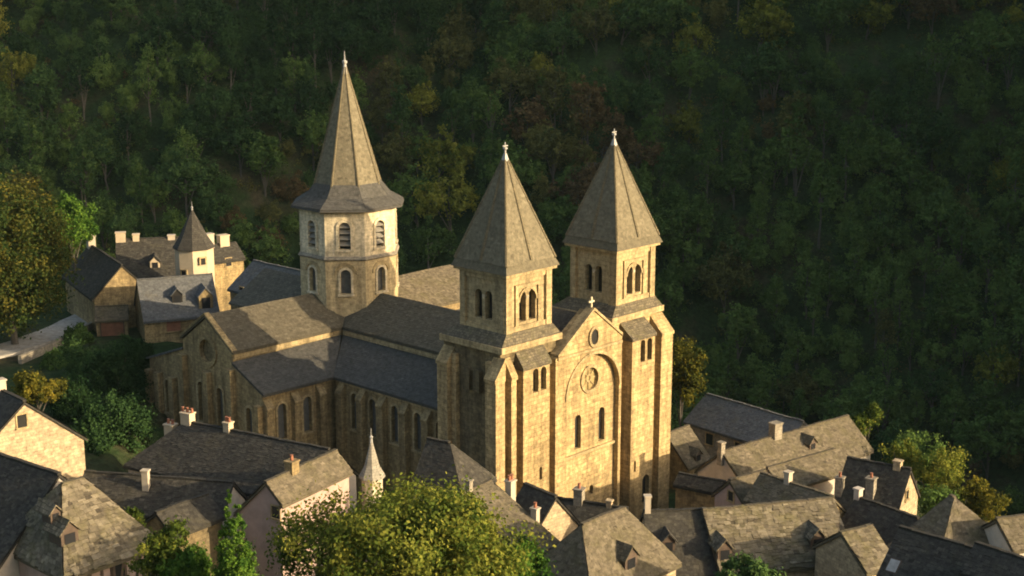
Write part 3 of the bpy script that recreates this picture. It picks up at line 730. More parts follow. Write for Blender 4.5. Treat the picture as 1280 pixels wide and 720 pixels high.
def crossing_tower():
    c = W(TC, EC, 0); ap = 4.85; Ro = ap / math.cos(math.pi / 8)
    base = math.atan2(-(FD + ED).y, -(FD + ED).x)
    def ring(a, z):
        r = a / math.cos(math.pi / 8)
        return [c + V((r * math.cos(base + math.pi / 8 + k * math.pi / 4), r * math.sin(base + math.pi / 8 + k * math.pi / 4), z)) for k in range(8)]
    lo, cut = MB(), MB(); lo.loft(ring(ap, 24.2), ring(ap, 31.6))
    nrm = [V((math.cos(base + k * math.pi / 4), math.sin(base + k * math.pi / 4), 0)) for k in range(8)]
    wl, wu = [], []
    for n in nrm:
        u = ZD.cross(n)
        cut_arch(cut, c + n * ap + ZD * 28.0, u, n, 1.05, 2.5, .5); wl.append((c + n * ap + ZD * 28.0, u, n))
    o = lo.build('crossing_tower', 'pale_ochre', church, cut)
    cut = MB(); up = MB(); ua = ap - .05; up.loft(ring(ua, 31.6), ring(ua, 36.4))
    for n in nrm:
        u = ZD.cross(n); cc = c + n * ua + ZD * 32.55
        cut_arch(cut, cc, u, n, 1.15, 2.75, .7); wu.append((cc, u, n))
    up.build('belfry', 'lime', o, cut)
    for cc, u, n in wl:
        p, r = arch_window(o, cc, u, n, 1.05, 2.5, 'grey_glass', fw=.22, depth=.42); r.build('window_surround', 'lime', o)
        bl = MB(); a, b = arch(cc + n * .003, u, 1.75, 2.95, 10), arch(cc + n * .003, u, 2.3, 3.2, 10)
        for k in range(2, len(a) - 1): bl.extrude([a[k], a[k + 1], b[k + 1], b[k]], n * .1)
        bl.build('blind_arch', 'trim', o)
    for cc, u, n in wu:
        p, r = arch_window(o, cc, u, n, 1.15, 2.75, 'void', fw=.28, depth=.65); r.build('window_surround', 'lime', o)
        lv = MB()
        for k in range(4):
            q = cc + ZD * (.35 + k * .6); lv.extrude([q - u * .57, q + u * .57, q + u * .57 - n * .4 + ZD * .34, q - u * .57 - n * .4 + ZD * .34], ZD * .07)
        lv.build('louvre', 'louvre', o)
    sc_ = MB(); sc_.loft(ring(ap + .06, 31.4), ring(ap + .2, 31.55)); sc_.loft(ring(ap + .2, 31.55), ring(ap + .02, 31.85)); sc_.build('string_course', 'grey_rubble', o)
    ev = MB(); ev.loft(ring(ap - .02, 36.2), ring(ap + .3, 36.42)); ev.build('eaves_cornice', 'trim', o)
    sk = MB(); sk.loft(ring(5.62, 36.43), ring(5.55, 36.62)); sk.loft(ring(5.55, 36.62), ring(4.15, 37.5)); sk.loft(ring(4.15, 37.5), ring(3.22, 38.75)); ka, km, kb = ring(5.55, 36.62), ring(4.15, 37.5), ring(3.22, 38.75); tiled_roof('spire_skirt', sk, [(km[k], km[(k + 1) % 8], ka[k], ka[(k + 1) % 8]) for k in range(8)] + [(kb[k], kb[(k + 1) % 8], km[k], km[(k + 1) % 8]) for k in range(8)], 'aisle_slates', o, 10)
    sp = MB(); sp.loft(ring(3.25, 38.56), ring(.12, 50.3)); ra, rb_ = ring(3.25, 38.56), ring(.12, 50.3); tiled_roof('spire', sp, [(rb_[k], rb_[(k + 1) % 8], ra[k], ra[(k + 1) % 8]) for k in range(8)], 'spire', o, 9)
    hp = MB()
    a, b = ring(3.27, 38.56), ring(.14, 50.3)
    for k in range(8): hp.tube(a[k], b[k], .14, .07, 6)
    hp.build('spire_rib', 'spire', o)
    fi = MB(); fi.lathe(c + ZD * 49.6, [(.36, 0), (.2, .7), (.16, 1.0), (.26, 1.1), (.26, 1.3), (.09, 1.4), (.05, 1.9), (.03, 2.3)], 8); fi.build('finial', 'lead', o)
crossing_tower()

# ------------------------------------------------------------------ houses
def wallpoly(mb, pts, nrm, th=0.3): mb.extrude(pts, -nrm * th)
class House:
    def __init__(s, name, label, a, b, Y, pitch, ev, ev2=None, roof='lauze', wall='rubble', hipA=0.0, hipB=0.0, cat='house', group=None, over=0.3, vA=0.14, vB=0.14, depth_walls=None, th=0.2, w=None, w2=None):
        A = at(a[0], a[1], Y); B = atz(b[0], b[1], A.z)
        d = B - A; d.z = 0; L = d.length; d.normalize()
        n = V((d.y, -d.x, 0))                      # right of A->B
        tp = math.tan(R(pitch))
        s.A, s.B, s.d, s.n, s.L, s.tp, s.over = A, B, d, n, L, tp, over
        def width(e):
            px, py, side = e
            nn = V((n.x * side * tp, n.y * side * tp, 1)).normalized()
            q = onplane(px, py, A, nn); return abs((q - A).dot(n)), side
        wr = wl = None
        if ev:
            x, side = width(ev)
            if side > 0: wr = x
            else: wl = x
        if ev2:
            x, side = width(ev2)
            if side > 0: wr = x
            else: wl = x
        if w: wr = w
        if w2: wl = w2
        wr = wr or wl; wl = wl or wr
        s.wr, s.wl = wr, wl
        zr, zl = A.z - wr * tp, A.z - wl * tp
        eA, eB = -(hipA or vA), L + (hipB or vB)
        rA, rB = (0 if hipA else -vA), (L if hipB else L + vB)
        P = lambda k, w_, z: A + d * k + n * w_ + ZD * (z - A.z)
        s.P = P
        cs = [P(eA, wr, zr), P(eB, wr, zr), P(eA, -wl, zl), P(eB, -wl, zl)]
        g = min(gz(p.x, p.y) for p in cs) - 0.6
        s.g = g
        mid = A + d * (L / 2)
        s.root = empty(name, (mid.x, mid.y, gz(mid.x, mid.y)), label, cat, group)
        rf = MB()
        rf.extrude([P(eA, wr, zr), P(eB, wr, zr), P(rB, 0, A.z), P(rA, 0, A.z)], -ZD * th)
        rf.extrude([P(rA, 0, A.z), P(rB, 0, A.z), P(eB, -wl, zl), P(eA, -wl, zl)], -ZD * th)
        if hipA: rf.extrude([P(rA, 0, A.z), P(eA, -wl, zl), P(eA, wr, zr)], -ZD * th)
        if hipB: rf.extrude([P(rB, 0, A.z), P(eB, wr, zr), P(eB, -wl, zl)], -ZD * th)
        # ridge of flat stones
        kx, rg_ = rA, random.Random(int(a[0] * 3 + a[1]))
        while kx < rB - .05:
            ww = min(rg_.uniform(.35, .65), rB - kx)
            zz = .09 * (1 + noise.noise(P(kx, 0, A.z) * .33)) * .75
            rf.box(P(kx + .01, -.15, A.z - .08 + rg_.uniform(-.02, .025) + zz), d * (ww - .02), n * .3, ZD * .16)
            kx += ww
        # walls: one closed shell under the roof
        oA = eA + (over if hipA else vA); oB = eB - (over if hipB else vB)
        ir, il = wr - over, wl - over
        t_ = th + 0.02
        wz = lambda w_: A.z - abs(w_) * tp - t_
        wl_m = MB()
        if not hipA and not hipB:
            wl_m.extrude([P(oA, ir, g), P(oA, ir, wz(ir)), P(oA, 0, A.z - t_), P(oA, -il, wz(il)), P(oA, -il, g)], d * (oB - oA))
        else:
            zz = min(wz(ir), wz(il))
            wl_m.extrude([P(oA, ir, g), P(oA, ir, zz), P(oA, -il, zz), P(oA, -il, g)], d * (oB - oA))
            if not hipA: wl_m.extrude([P(oA, ir - .05, zz), P(oA, 0, A.z - t_ - .02), P(oA, -il + .05, zz)], d * .4)
            if not hipB: wl_m.extrude([P(oB - .4, ir - .05, zz), P(oB - .4, 0, A.z - t_ - .02), P(oB - .4, -il + .05, zz)], d * .4)
        s.oA, s.oB, s.ir, s.il = oA, oB, ir, il
        pt = [(P(rA, 0, A.z), P(rB, 0, A.z), P(eA, wr, zr), P(eB, wr, zr)), (P(rB, 0, A.z), P(rA, 0, A.z), P(eB, -wl, zl), P(eA, -wl, zl))]
        if hipA: pt.append((P(rA, 0, A.z), P(rA, 0, A.z), P(eA, -wl, zl), P(eA, wr, zr)))
        if hipB: pt.append((P(rB, 0, A.z), P(rB, 0, A.z), P(eB, wr, zr), P(eB, -wl, zl)))
        s.roof = tiled_roof('roof', rf, pt, roof, s.root, int(abs(a[0]) + b[1]))
        s.wall = wl_m.build('wall', wall, s.root)
        s.roofmat, s.wallmat = roof, wall
    def rp(s, px, py, side):
        nn = V((s.n.x * side * s.tp, s.n.y * side * s.tp, 1)).normalized()
        return onplane(px, py, s.A, nn)
    def chimney(s, px, py, side, w=.7, h=1.5, dpt=.5, mat='rubble', pots=1, cap=True, q=None):
        q = q or (s.rp(px, py, side) if side else s.A + s.d * ((onplane(px, py, s.A, V((0, 1, 0)) if abs(s.d.x) > abs(s.d.y) * .3 else V((1, 0, 0))) - s.A).dot(s.d)))
        c = MB(); c.box(q - s.d * w / 2 - s.n * dpt / 2 - ZD * 1.2, s.d * w, s.n * dpt, ZD * (h + 1.2))
        if cap: c.box(q - s.d * (w / 2 + .07) - s.n * (dpt / 2 + .07) + ZD * h, s.d * (w + .14), s.n * (dpt + .14), ZD * .12)
        o = c.build('chimney', mat, s.roof)
        if pots:
            p = MB()
            for k in range(pots):
                b = q + s.d * ((k - (pots - 1) / 2) * w * .5) + ZD * (h + .12)
                p.lathe(b, [(.13, 0), (.11, .35), (.14, .4)], 8)
            p.build('chimney_pot', 'clay', s.roof)
        return q
    def dormer(s, px, py, side, w=1.1, h=1.2, roof=None, wall='timber', win=True, pitch=48):
        q = s.rp(px, py, side); n = s.n * side; d = s.d
        roof = roof or s.roofmat
        L = h / s.tp + .25; tp = math.tan(R(pitch)); r = w / 2
        f = q + n * .0
        b = MB(); b.extrude([f - d * r - ZD * .2, f + d * r - ZD * .2, f + d * r + ZD * (h * .75), f + ZD * (h * .75 + r * tp), f - d * r + ZD * (h * .75)], -n * L)
        dm = b.build('dormer', wall, s.root)
        rr = MB(); top = f + ZD * (h * .75 + r * tp + .07) + n * .15
        for sg in (-1, 1):
            e = f + d * sg * (r + .18) + ZD * (h * .75 - .18 * tp + .07) + n * .15
            rr.extrude([top, e, e - n * (L + .6), top - n * (L + 1.0)], ZD * .1)
        rr.build('dormer_roof', roof, dm)
        if win:
            g = MB(); g.box(f - d * (r * .62) + n * .003, d * (r * 1.24), n * .03, ZD * (h * .68)); g.build('pane', 'glass', dm)
        return dm
    def window(s, face, along, z, w=.8, h=1.1, glass='glass', frame=.1, sill=True, fmat='trim', px=None):
        """face R/L/A/B; along = metres from the middle; z metres below the eave (negative = up in the gable). px = picture point instead"""
        if face in 'RL':
            sg = 1 if face == 'R' else -1; nrm = s.n * sg; u = s.d
            p0 = s.P((s.oA + s.oB) / 2, sg * (s.ir if sg > 0 else s.il), s.A.z - (s.ir if sg > 0 else s.il) * s.tp)
        else:
            sg = -1 if face == 'A' else 1; nrm = s.d * sg; u = s.n
            p0 = s.P(s.oA if face == 'A' else s.oB, 0, s.A.z - min(s.ir, s.il) * s.tp)
        c = p0 + u * along - ZD * z
        if px: c = onplane(px[0], px[1], p0, nrm) - ZD * (h / 2)
        g = MB(); g.box(c - u * w / 2 + nrm * .012, u * w, nrm * .02, ZD * h)
        wd = g.build('window', glass, s.wall)
        if frame:
            f = MB()
            f.box(c - u * (w / 2 + frame) + nrm * .005, u * frame, nrm * .09, ZD * h)
            f.box(c + u * (w / 2) + nrm * .005, u * frame, nrm * .09, ZD * h)
            f.box(c - u * (w / 2 + frame) + nrm * .005 + ZD * h, u * (w + 2 * frame), nrm * .09, ZD * frame)
            if sill: f.box(c - u * (w / 2 + frame + .05) + nrm * .005 - ZD * .12, u * (w + 2 * frame + .1), nrm * .16, ZD * .12)
            f.build('window_frame', fmat, s.wall)
        return wd

VG, VR = 'village houses crowded below the west front', 'village houses right of the abbey'
# --- right of the church
h = House('long_hall', 'long hall under a smooth plain grey roof at the forest edge beyond the bell towers', (884, 493), (1003, 527), 152, 33, (842, 524, 1), roof='blue_slate', wall='grey_rubble', cat='building', group=VR)
h.window('R', -3, 1.9, 1, 1.2); h.window('R', 1, 1.9, 1, 1.2); h.window('R', 4.5, 1.9, 1, 1.2)
h = House('stone_house', 'small house with sunlit stone roof and one dormer, close against the right bell tower', (833, 543), (860, 533), 138, 45, (892, 574, 1), roof='lauze', wall='brown_stone', group=VR)
h.dormer(873, 577, 1, .9, 1.0, wall='timber')
h = House('stone_house', 'big house with broad sunlit brown roof and a square chimney on its ridge', (903, 565), (1059, 520), 125, 40, (1107, 560, 1), roof='lauze', wall='render', group=VR)
h.chimney(1028, 527, 0, 1.0, 1.3, .8, 'grey_rubble', 0); h.chimney(900, 572, 0, .5, .9, .5, 'grey_rubble', 0); h.dormer(1016, 563, 1, .9, 1.0)
h.window('A', 1.5, 1.6, .9, 1.1); h.window('A', -1.5, 1.6, .9, 1.1)
h = House('low_house', 'low house with shaded dark roof and brown wall below the right bell tower', (850, 592), (905, 603), 121, 34, (872, 613, 1), roof='slate', wall='brown_stone', group=VR)
h.window('A', 0, 1.0, .8, 1.0)
h = House('gabled_house', 'little house with a pinkish gable and one small window facing the church square', (913, 601), (955, 589), 112, 42, (885, 620, -1), roof='lauze', wall='pink_render', group=VR)
h.window('A', .6, .7, .6, .8, px=(914, 620))
h = House('stone_house', 'house whose dark shaded roof slopes down right behind the little pinkish gable', (953, 592), (1040, 621), 111, 42, (960, 637, 1), roof='lauze', wall='brown_stone', group=VR)
h.chimney(1014, 604, 0, .5, .8, .5, 'white', 0)
h = House('stone_house', 'house with a narrow sunlit lean roof under the broad brown roof', (960, 585), (1042, 562), 116, 36, (1030, 600, 1), roof='lauze', wall='render', group=VR)
h = House('gabled_house', 'dark roofed house ending in a sunlit rubble gable beside the yellow bushes', (1061, 572), (1137, 587), 115, 48, None, w=3.3, w2=2.9, roof='slate', wall='rubble', group=VR)
h.chimney(1136, 588, 0, .6, .5, .6, 'rubble', 0)
h.chimney(1049, 616, 1, .6, 1.3, .7, 'grey_rubble', 1); h.chimney(1088, 620, 1, .7, 1.5, .7, 'grey_rubble', 1)
h.window('B', .4, -.4, .6, .8)
h = House('stone_house', 'dark roofed house in full shade just below the rubble gable', (1072, 622), (1146, 648), 107, 42, (1060, 664, 1), roof='slate', wall='grey_rubble', group=VR)
h.chimney(1073, 624, 0, .5, .7, .5, 'render', 0)
h = House('stone_house', 'long house with mottled sunlit stone roof and dormers at the bottom right of the church', (880, 638), (1040, 623), 100, 42, (900, 722, 1), roof='rough_lauze', wall='rubble', group=VR)
h.dormer(1022, 688, 1, 1.1, 1.3); h.dormer(906, 702, 1, 1.1, 1.3)
h.window('R', -2, 2.2, .9, 1.1); h.window('R', 1.6, 2.2, .9, 1.1)
h = House('low_house', 'low wing with ragged sunlit roof at the right end of the long mottled roof', (1052, 666), (1088, 657), 95, 36, (1072, 722, 1), roof='rough_lauze', wall='rubble', group=VR)
h = House('stone_house', 'house with shadowed roof and slim white chimney, left neighbour of the long mottled roof', (806, 640), (882, 637), 100, 44, (850, 722, 1), roof='slate', wall='rubble', group=VG)  # roof given dark slates in place of the shadow lying on it
h.chimney(809, 650, 0, .42, 1.2, .42, 'white', 0); h.dormer(836, 690, 1, .9, 1.1)
h = House('stone_house', 'big shaded slate roofed house filling the bottom right corner, with a skylight', (1127, 660), (1290, 706), 86, 42, (1082, 722, 1), roof='slate', wall='grey_rubble', group=VR)
q = h.rp(1117, 708, 1); nn = (h.n * h.tp + ZD).normalized(); dn = (h.n - ZD * h.tp).normalized()
m_ = MB(); m_.box(q - h.d * .4 - dn * .5 + nn * .01, h.d * .8, dn * 1.0, nn * .1); sk_ = m_.build('skylight', 'timber', h.roof)
m_ = MB(); m_.box(q - h.d * .32 - dn * .42 + nn * .113, h.d * .64, dn * .84, nn * .012); m_.build('pane', 'lead', h.roof)
h = House('low_house', 'lower shaded slate roof at the very edge of the bottom right corner', (1222, 680), (1300, 706), 80.5, 42, (1215, 722, 1), roof='slate', wall='grey_rubble', group=VR)
h = House('hipped_house', 'house with pointed hipped sunlit roof rising behind the shaded slate corner roof', (1188, 619), (1193, 621.5), 99, 46, None, w=4.3, w2=3.6, roof='lauze', wall='render', hipA=2.0, hipB=3.4, group=VR)
h = House('stone_house', 'sunlit low pitched roof joined to the right of the pointed hipped roof', (1247, 650), (1300, 643), 96, 36, (1268, 690, 1), roof='lauze', wall='render', group=VR)
h = House('gabled_house', 'pale little house peeping out at the right edge below the bushes', (1262, 652), (1300, 640), 107, 40, (1290, 672, 1), roof='lauze', wall='pink_render', group=VR)
h.window('R', 0, 1.2, .7, .9)
# --- below the west front
h = House('gabled_house', 'narrow house with a bright sunlit stone gable under the west front', (657, 606), (694, 621), 103.5, 48, None, w=2.7, w2=2.7, roof='slate', wall='rubble', group=VG)
h = House('stone_house', 'dark roofed house directly below the west front, a grey chimney on its ridge', (690, 622), (783, 636), 106, 46, (728, 660, 1), roof='slate', wall='rubble', group=VG)
h.chimney(729, 630, 0, .7, 1.0, .7, 'grey_rubble', 1); h.chimney(772, 634, 0, .4, .4, .4, 'rubble', 0)
h = House('hipped_house', 'house with a hipped sunlit stone roof in front of the right bell tower', (727, 657), (781, 635), 92, 50, (790, 735, 1), roof='lauze', wall='rubble', hipA=2.6, hipB=2.4, group=VG)
h.dormer(789, 712, 1, 1.3, 1.2, wall='timber')
h = House('stone_house', 'house with a broad grey lichened roof and two white chimneys below the left bell tower', (572, 621), (612, 602), 98, 28, (694, 684, 1), roof='lauze', wall='rubble', group=VG)
h.chimney(638, 616, 1, .6, .9, .55, 'white', 2); h.chimney(669, 649, 1, .45, .8, .5, 'white', 1); h.chimney(612, 603, 0, .4, .8, .4, 'grey_rubble', 0)
h = House('hipped_house', 'steep house with a dark slope and a sunlit hip end close to the aisle wall', (536, 549), (562, 554), 108, 52, (520, 612, 1), roof='slate', wall='grey_rubble', hipB=2.8, group=VG)
h = House('long_house', 'long house with wide shaded slate roof and chimneys along its ridge, before the transept', (233, 527), (410, 562), 115, 40, (200, 593, 1), roof='slate', wall='render', hipA=3.6, group=VG)
h.chimney(236, 530, 0, 1.0, .75, .7, 'cream', 3); h.chimney(311, 546, 0, .6, .6, .6, 'cream', 2)
q = h.P(-1.6, 0.2, h.A.z - 1.4); h.chimney(0, 0, 0, .9, .9, .7, 'cream', 2, q=q)
h = House('long_house', 'lower dark roofed house with one white chimney, in front of the wide slate roof', (108, 590), (290, 604), 106, 40, (272, 654, 1), roof='slate', wall='render', group=VG)
h.chimney(183, 612, 1, .5, 1.5, .4, 'white', 0); h.window('R', 2, 1.8, .8, 1.1)
h = House('low_house', 'small grey roofed outhouse half hidden behind the garden bushes', (196, 641), (258, 618), 97, 36, (240, 664, 1), roof='slate', wall='shaded_weathered', group=VG)
h = House('gabled_house', 'house with pink rendered gable, one small window and sunlit roof behind the round tree', (333, 603), (419, 564), 97, 44, (352, 634, 1), (312, 634, -1), roof='lauze', wall='pink_render', group=VG)
h.window('A', .6, .8, .7, .9, px=(345, 640)); h.chimney(428, 566, 0, .8, .7, .7, 'brown_stone', 1)
q = h.P(.4, h.wr - .5, h.A.z - h.wr * h.tp)
# --- bottom left
h = House('gabled_house', 'tall house with a bright sunlit rubble gable and one attic window at the left edge', (0, 487), (30, 502), 108, 40, None, w=4.9, w2=4.9, roof='slate', wall='rubble', group=VG)
h.window('B', .0, -1.0, .75, 1.0, glass='void', px=(27, 526)); h.chimney(5, 490, 0, .7, .8, .6, 'white', 0)
h = House('stone_house', 'house with a big shaded slate slope in the bottom left corner', (-14, 564), (73, 593), 93, 44, None, w=7, w2=4, roof='slate', wall='render', group=VG)
h = House('hipped_house', 'timber framed house with a hipped sunlit rough stone roof and a dormer, bottom left', (77, 606), (104, 598), 86.5, 46, (140, 705, 1), roof='rough_lauze', wall='pink_render', hipA=2.8, hipB=3.0, group=VG)
h.dormer(88, 682, 1, 1.2, 1.2); h.dormer(70, 652, 1, .7, .8)
bm_ = MB()
for k in range(9):
    p = h.P(h.oA + (h.oB - h.oA) * k / 8, h.ir + .005, h.A.z - h.ir * h.tp - 3.2); bm_.box(p - h.d * .09, h.d * .18, h.n * .06, ZD * 2.9)
for k in (1, 4, 6):
    L8 = (h.oB - h.oA) / 8; p = h.P(h.oA + L8 * k + .1, h.ir + .008, h.A.z - h.ir * h.tp - 3.1); q = p + h.d * (L8 - .2) + ZD * 2.6
    bm_.extrude([p, p + h.d * .18, q + h.d * .1, q - h.d * .08], h.n * .04)
bm_.build('timber_frame', 'timber', h.wall); h.window('R', .3, 1.5, .9, 1.0, frame=.08, fmat='timber')
# --- upper left, beyond the transept
UG = 'houses at the upper left beyond the transept'
h = House('gabled_house', 'house with a black shaded roof beside the big tree at the left', (113, 306), (152, 331), 180, 46, (121, 380, 1), roof='slate', wall='brown_stone', group=UG)
h.chimney(122, 316, 0, 1.1, 1.2, .9, 'white', 0)
h = House('garage', 'low stone garage with brown wooden doors at the end of the road', (120, 384), (159, 382), 165, 36, (140, 401, 1), roof='lauze', wall='brown_stone', cat='garage', group=UG)
h.window('R', 0, 2.75, 2.5, 2.4, glass='red_wood', frame=.15, sill=False, fmat='timber')
h = House('stone_house', 'house with an olive mossy roof and pale chimneys left of the round turret', (146, 300), (224, 297), 180, 40, (182, 348, 1), roof='slate', wall='brown_stone', group=UG)
h.chimney(151, 301, 0, 1.2, .9, .9, 'cream', 0); h.chimney(170, 300, 0, .8, .6, .8, 'cream', 0); h.chimney(214, 298, 0, .9, .3, .8, 'white', 0); h.dormer(194, 336, 1, 1.2, 1.2, wall='cream')
h = House('stone_house', 'small house with two tall cream chimneys right behind the round turret', (256, 308), (294, 303), 180, 38, (290, 326, 1), roof='slate', wall='brown_stone', group=UG)
h.chimney(264, 306, 0, 1.0, 1.5, .9, 'white', 0); h.chimney(289, 306, 0, 1.3, 1.1, 1.0, 'cream', 0); h.window('R', 0, .9, .8, 1.0)
h = House('long_house', 'house with pale grey slate roof, dormers and red window, in front of the turret', (172, 350), (264, 343), 164, 42, (166, 404, 1), roof='blue_slate', wall='brown_stone', group=UG)
h.dormer(222, 379, 1, 1.2, 1.3, wall='void'); h.window('R', -1.0, 1.7, 1.6, 1.3, glass='red_wood', fmat='brown_stone'); h.window('R', 2.4, 1.2, 1.2, .9, glass='red_wood', fmat='brown_stone'); h.dormer(258, 386, 1, 1.6, 2.0, wall='brown_stone')
h = House('stone_house', 'house with a dark blue slate roof behind the transept, left of the crossing tower', (318, 326), (392, 343), 166, 36, (292, 364, 1), roof='blue_slate', wall='brown_stone', group=UG)
h.window('R', -3.2, .9, .7, 1.3); h.window('R', -1.4, .9, .7, 1.3)

# --- turrets
def turret(name, label, px, apex, base_py, Y, r, body_h, roof, wall, n=8, wins=()):
    top = at(px, apex, Y); ze = at(px, base_py, Y).z
    root = empty(name, (top.x, top.y, gz(top.x, top.y)), label, 'turret')
    c = V((top.x, top.y, 0)); rot = R(8)
    m1 = MB(); m1.lathe(c, [(r, min(gz(top.x, top.y), ze - body_h) - .5), (r, ze - .05)], n, rot); w = m1.build('wall', wall, root)
    m2 = MB(); m2.lathe(c, [(r + .22, ze - .15), (r + .2, ze), (r * .74, ze + (top.z - ze) * .27), (.08, top.z)], n, rot); rf = m2.build('roof', roof, root)
    m3 = MB(); m3.lathe(c, [(.13, top.z - .3), (.1, top.z + .2), (.16, top.z + .3), (.03, top.z + .45), (.02, top.z + 1.0)], 6); m3.build('finial', 'lead', rf)
    for a, dz, ww, hh in wins:
        u = V((-math.sin(R(a)), math.cos(R(a)), 0)); nr = V((math.cos(R(a)), math.sin(R(a)), 0))
        q = c + nr * (r * .94) + ZD * (ze - dz); g = MB(); g.box(q - u * ww / 2, u * ww, nr * .15, ZD * hh); g.build('window', 'void', w)
        f = MB()
        for s in (-1, 1): f.box(q + u * (s * (ww / 2 + .09) - .09), u * .18, nr * .2, ZD * hh)
        f.box(q - u * (ww / 2 + .18) + ZD * hh, u * (ww + .36), nr * .2, ZD * .16); f.build('window_frame', 'trim', w)
    return root
turret('round_turret', 'cream turret with a pointed dark conical roof among the upper left houses', 240, 262, 308, 172, 2.35, 5, 'slate', 'cream', 8, ((-60 + 8 + 22.5 - 22.5, 1.9, .6, .8), (-112, 3.4, .6, .8)))
turret('roof_turret', 'small turret with a steep pale slate cap in front of the aisle wall', 464, 551, 594, 104, .8, 4, 'pale_slate', 'lime', 8)

# ------------------------------------------------------------------ trees and bushes
def leaves(name, blobs, nclump, nleaf, size, mat, seed, parent=None, spread=0.45, low=None):
    """leaf-sized faces gathered in clumps through the volume of the blobs [(centre, radii)]"""
    rng = np.random.default_rng(seed)
    vol = np.array([b[1][0] * b[1][1] * b[1][2] for b in blobs]); vol = vol / vol.sum()
    bi = rng.choice(len(blobs), nclump, p=vol)
    bc = np.array([b[0] for b in blobs], float)[bi]; br = np.array([b[1] for b in blobs], float)[bi]
    d = rng.normal(size=(nclump, 3)); d[:, 2] += .15; d /= np.linalg.norm(d, axis=1)[:, None]
    rad = rng.uniform(0.35, 1.0, nclump) ** 0.55
    cc = bc + d * br * rad[:, None]
    ct = rng.normal(0.5, 0.17, nclump)
    per = rng.integers(0, nclump, nleaf)
    cs = spread * br.mean(axis=1) * rng.uniform(.5, 1.2, nclump)
    p = cc[per] + rng.normal(size=(nleaf, 3)) * (cs[per] * 0.5)[:, None]
    out = p - bc[per]; out /= (np.linalg.norm(out, axis=1)[:, None] + 1e-6)
    nr = out * 0.7 + rng.normal(size=(nleaf, 3)) * 0.6; nr[:, 2] += 0.25
    nr /= np.linalg.norm(nr, axis=1)[:, None]
    a = np.cross(nr, rng.normal(size=(nleaf, 3))); a /= np.linalg.norm(a, axis=1)[:, None] + 1e-9
    b = np.cross(nr, a)
    s = (size * rng.uniform(.6, 1.35, nleaf))[:, None]
    v = np.stack([p - a * s * .5, p + b * s * .32 + nr * s * .08, p + a * s * .5, p - b * s * .32 + nr * s * .08], axis=1).reshape(-1, 3)
    tint = np.clip(ct[per] + rng.normal(0, .13, nleaf), 0, 1)
    return v, tint
def leafmesh(name, v, tint, mat):
    me = bpy.data.meshes.new(name); n = len(v) // 4
    me.vertices.add(len(v)); me.vertices.foreach_set('co', v.astype(np.float32).ravel())
    me.loops.add(4 * n); me.loops.foreach_set('vertex_index', np.arange(4 * n, dtype=np.int32))
    me.polygons.add(n); me.polygons.foreach_set('loop_start', np.arange(0, 4 * n, 4, dtype=np.int32)); me.polygons.foreach_set('loop_total', np.full(n, 4, dtype=np.int32))
    at_ = me.attributes.new('tint', 'FLOAT', 'FACE'); at_.data.foreach_set('value', tint.astype(np.float32))
    me.update(calc_edges=True); me.validate()
    me.materials.append(M[mat] if isinstance(mat, str) else mat)
    return me
def trunk_mb(base, top, r, limbs, seed):
    rng = random.Random(seed); mb = MB(); base, top = V(base), V(top)
    pts = [base.lerp(top, k / 4) + V((rng.uniform(-1, 1), rng.uniform(-1, 1), 0)) * (r * .8 if 0 < k else 0) for k in range(5)]
    for k in range(4): mb.tube(pts[k], pts[k + 1], r * (1 - .2 * k), r * (1 - .2 * (k + 1)), 7)
    for q in limbs:
        s = pts[rng.choice((1, 2, 3))]; q = V(q); mid = s.lerp(q, .5) + V((0, 0, .1 * (q - s).length))
        mb.tube(s, mid, r * .45, r * .3, 5); mb.tube(mid, q, r * .3, r * .1, 5)
    return mb
def tree(name, label, cat, px, py_c, Y, rx, rz, mat, nleaf, size, seed, nblob=9, group=None, ry=None, nclump=None, shape='round', zbase=None, spread=.45):
    c = at(px, py_c, Y); rng = random.Random(seed); ry = ry or rx
    zg = gz(c.x, c.y) if zbase is None else zbase
    root = empty(name, (c.x, c.y, zg), label, cat, group)
    L = V((c.x, c.y, zg))
    blobs = []
    if shape == 'round':
        blobs.append(((0, 0, c.z - zg), (rx * .62, ry * .62, rz * .62)))
        for k in range(nblob):
            a = rng.uniform(0, 2 * math.pi); e = rng.uniform(-.75, 1.0); rr = math.sqrt(max(0, 1 - e * e * .8)) * rng.uniform(.45, .72); s = rng.uniform(.28, .45)
            blobs.append(((rx * rr * math.cos(a), ry * rr * math.sin(a), c.z - zg + rz * e * .66), (rx * s, ry * s, rz * s)))
    elif shape == 'cone':
        for k in range(15):
            f = k / 14; s = rx * (1 - f) ** .9 + .05
            blobs.append(((rng.uniform(-.08, .08), rng.uniform(-.08, .08), c.z - zg - rz + 2 * rz * f), (s, s, rz * .11)))
    elif shape == 'bush':
        for k in range(nblob):
            a = rng.uniform(0, 2 * math.pi); rr = rng.uniform(0, .75); s = rng.uniform(.3, .5)
            blobs.append(((rx * rr * math.cos(a), ry * rr * math.sin(a), c.z - zg + rng.uniform(-.6, .5) * rz), (rx * s, ry * s, rz * s * 1.1)))
    v, t = leaves(name, blobs, nclump or max(40, nleaf // 60), nleaf, size, mat, seed, spread=spread)
    cr = bpy.data.objects.new('crown', leafmesh('crown', v, t, mat)); COL.objects.link(cr); cr.parent = root
    mb = trunk_mb((0, 0, -.4), (0, 0, c.z - zg + rz * .3), max(.12, rx * .06), [b[0] for b in blobs[1:8]], seed)
    me = mb.mesh('trunk'); me.materials.append(M['bark']); tr = bpy.data.objects.new('trunk', me); COL.objects.link(tr); tr.parent = root
    return root
tree('round_tree', 'big round yellow green tree in front of the church, at the bottom of the view', 'tree', 498, 712, 79, 8.3, 4.9, 'leaf_yellow', 56000, .25, 11, 40, nclump=480, spread=.38)
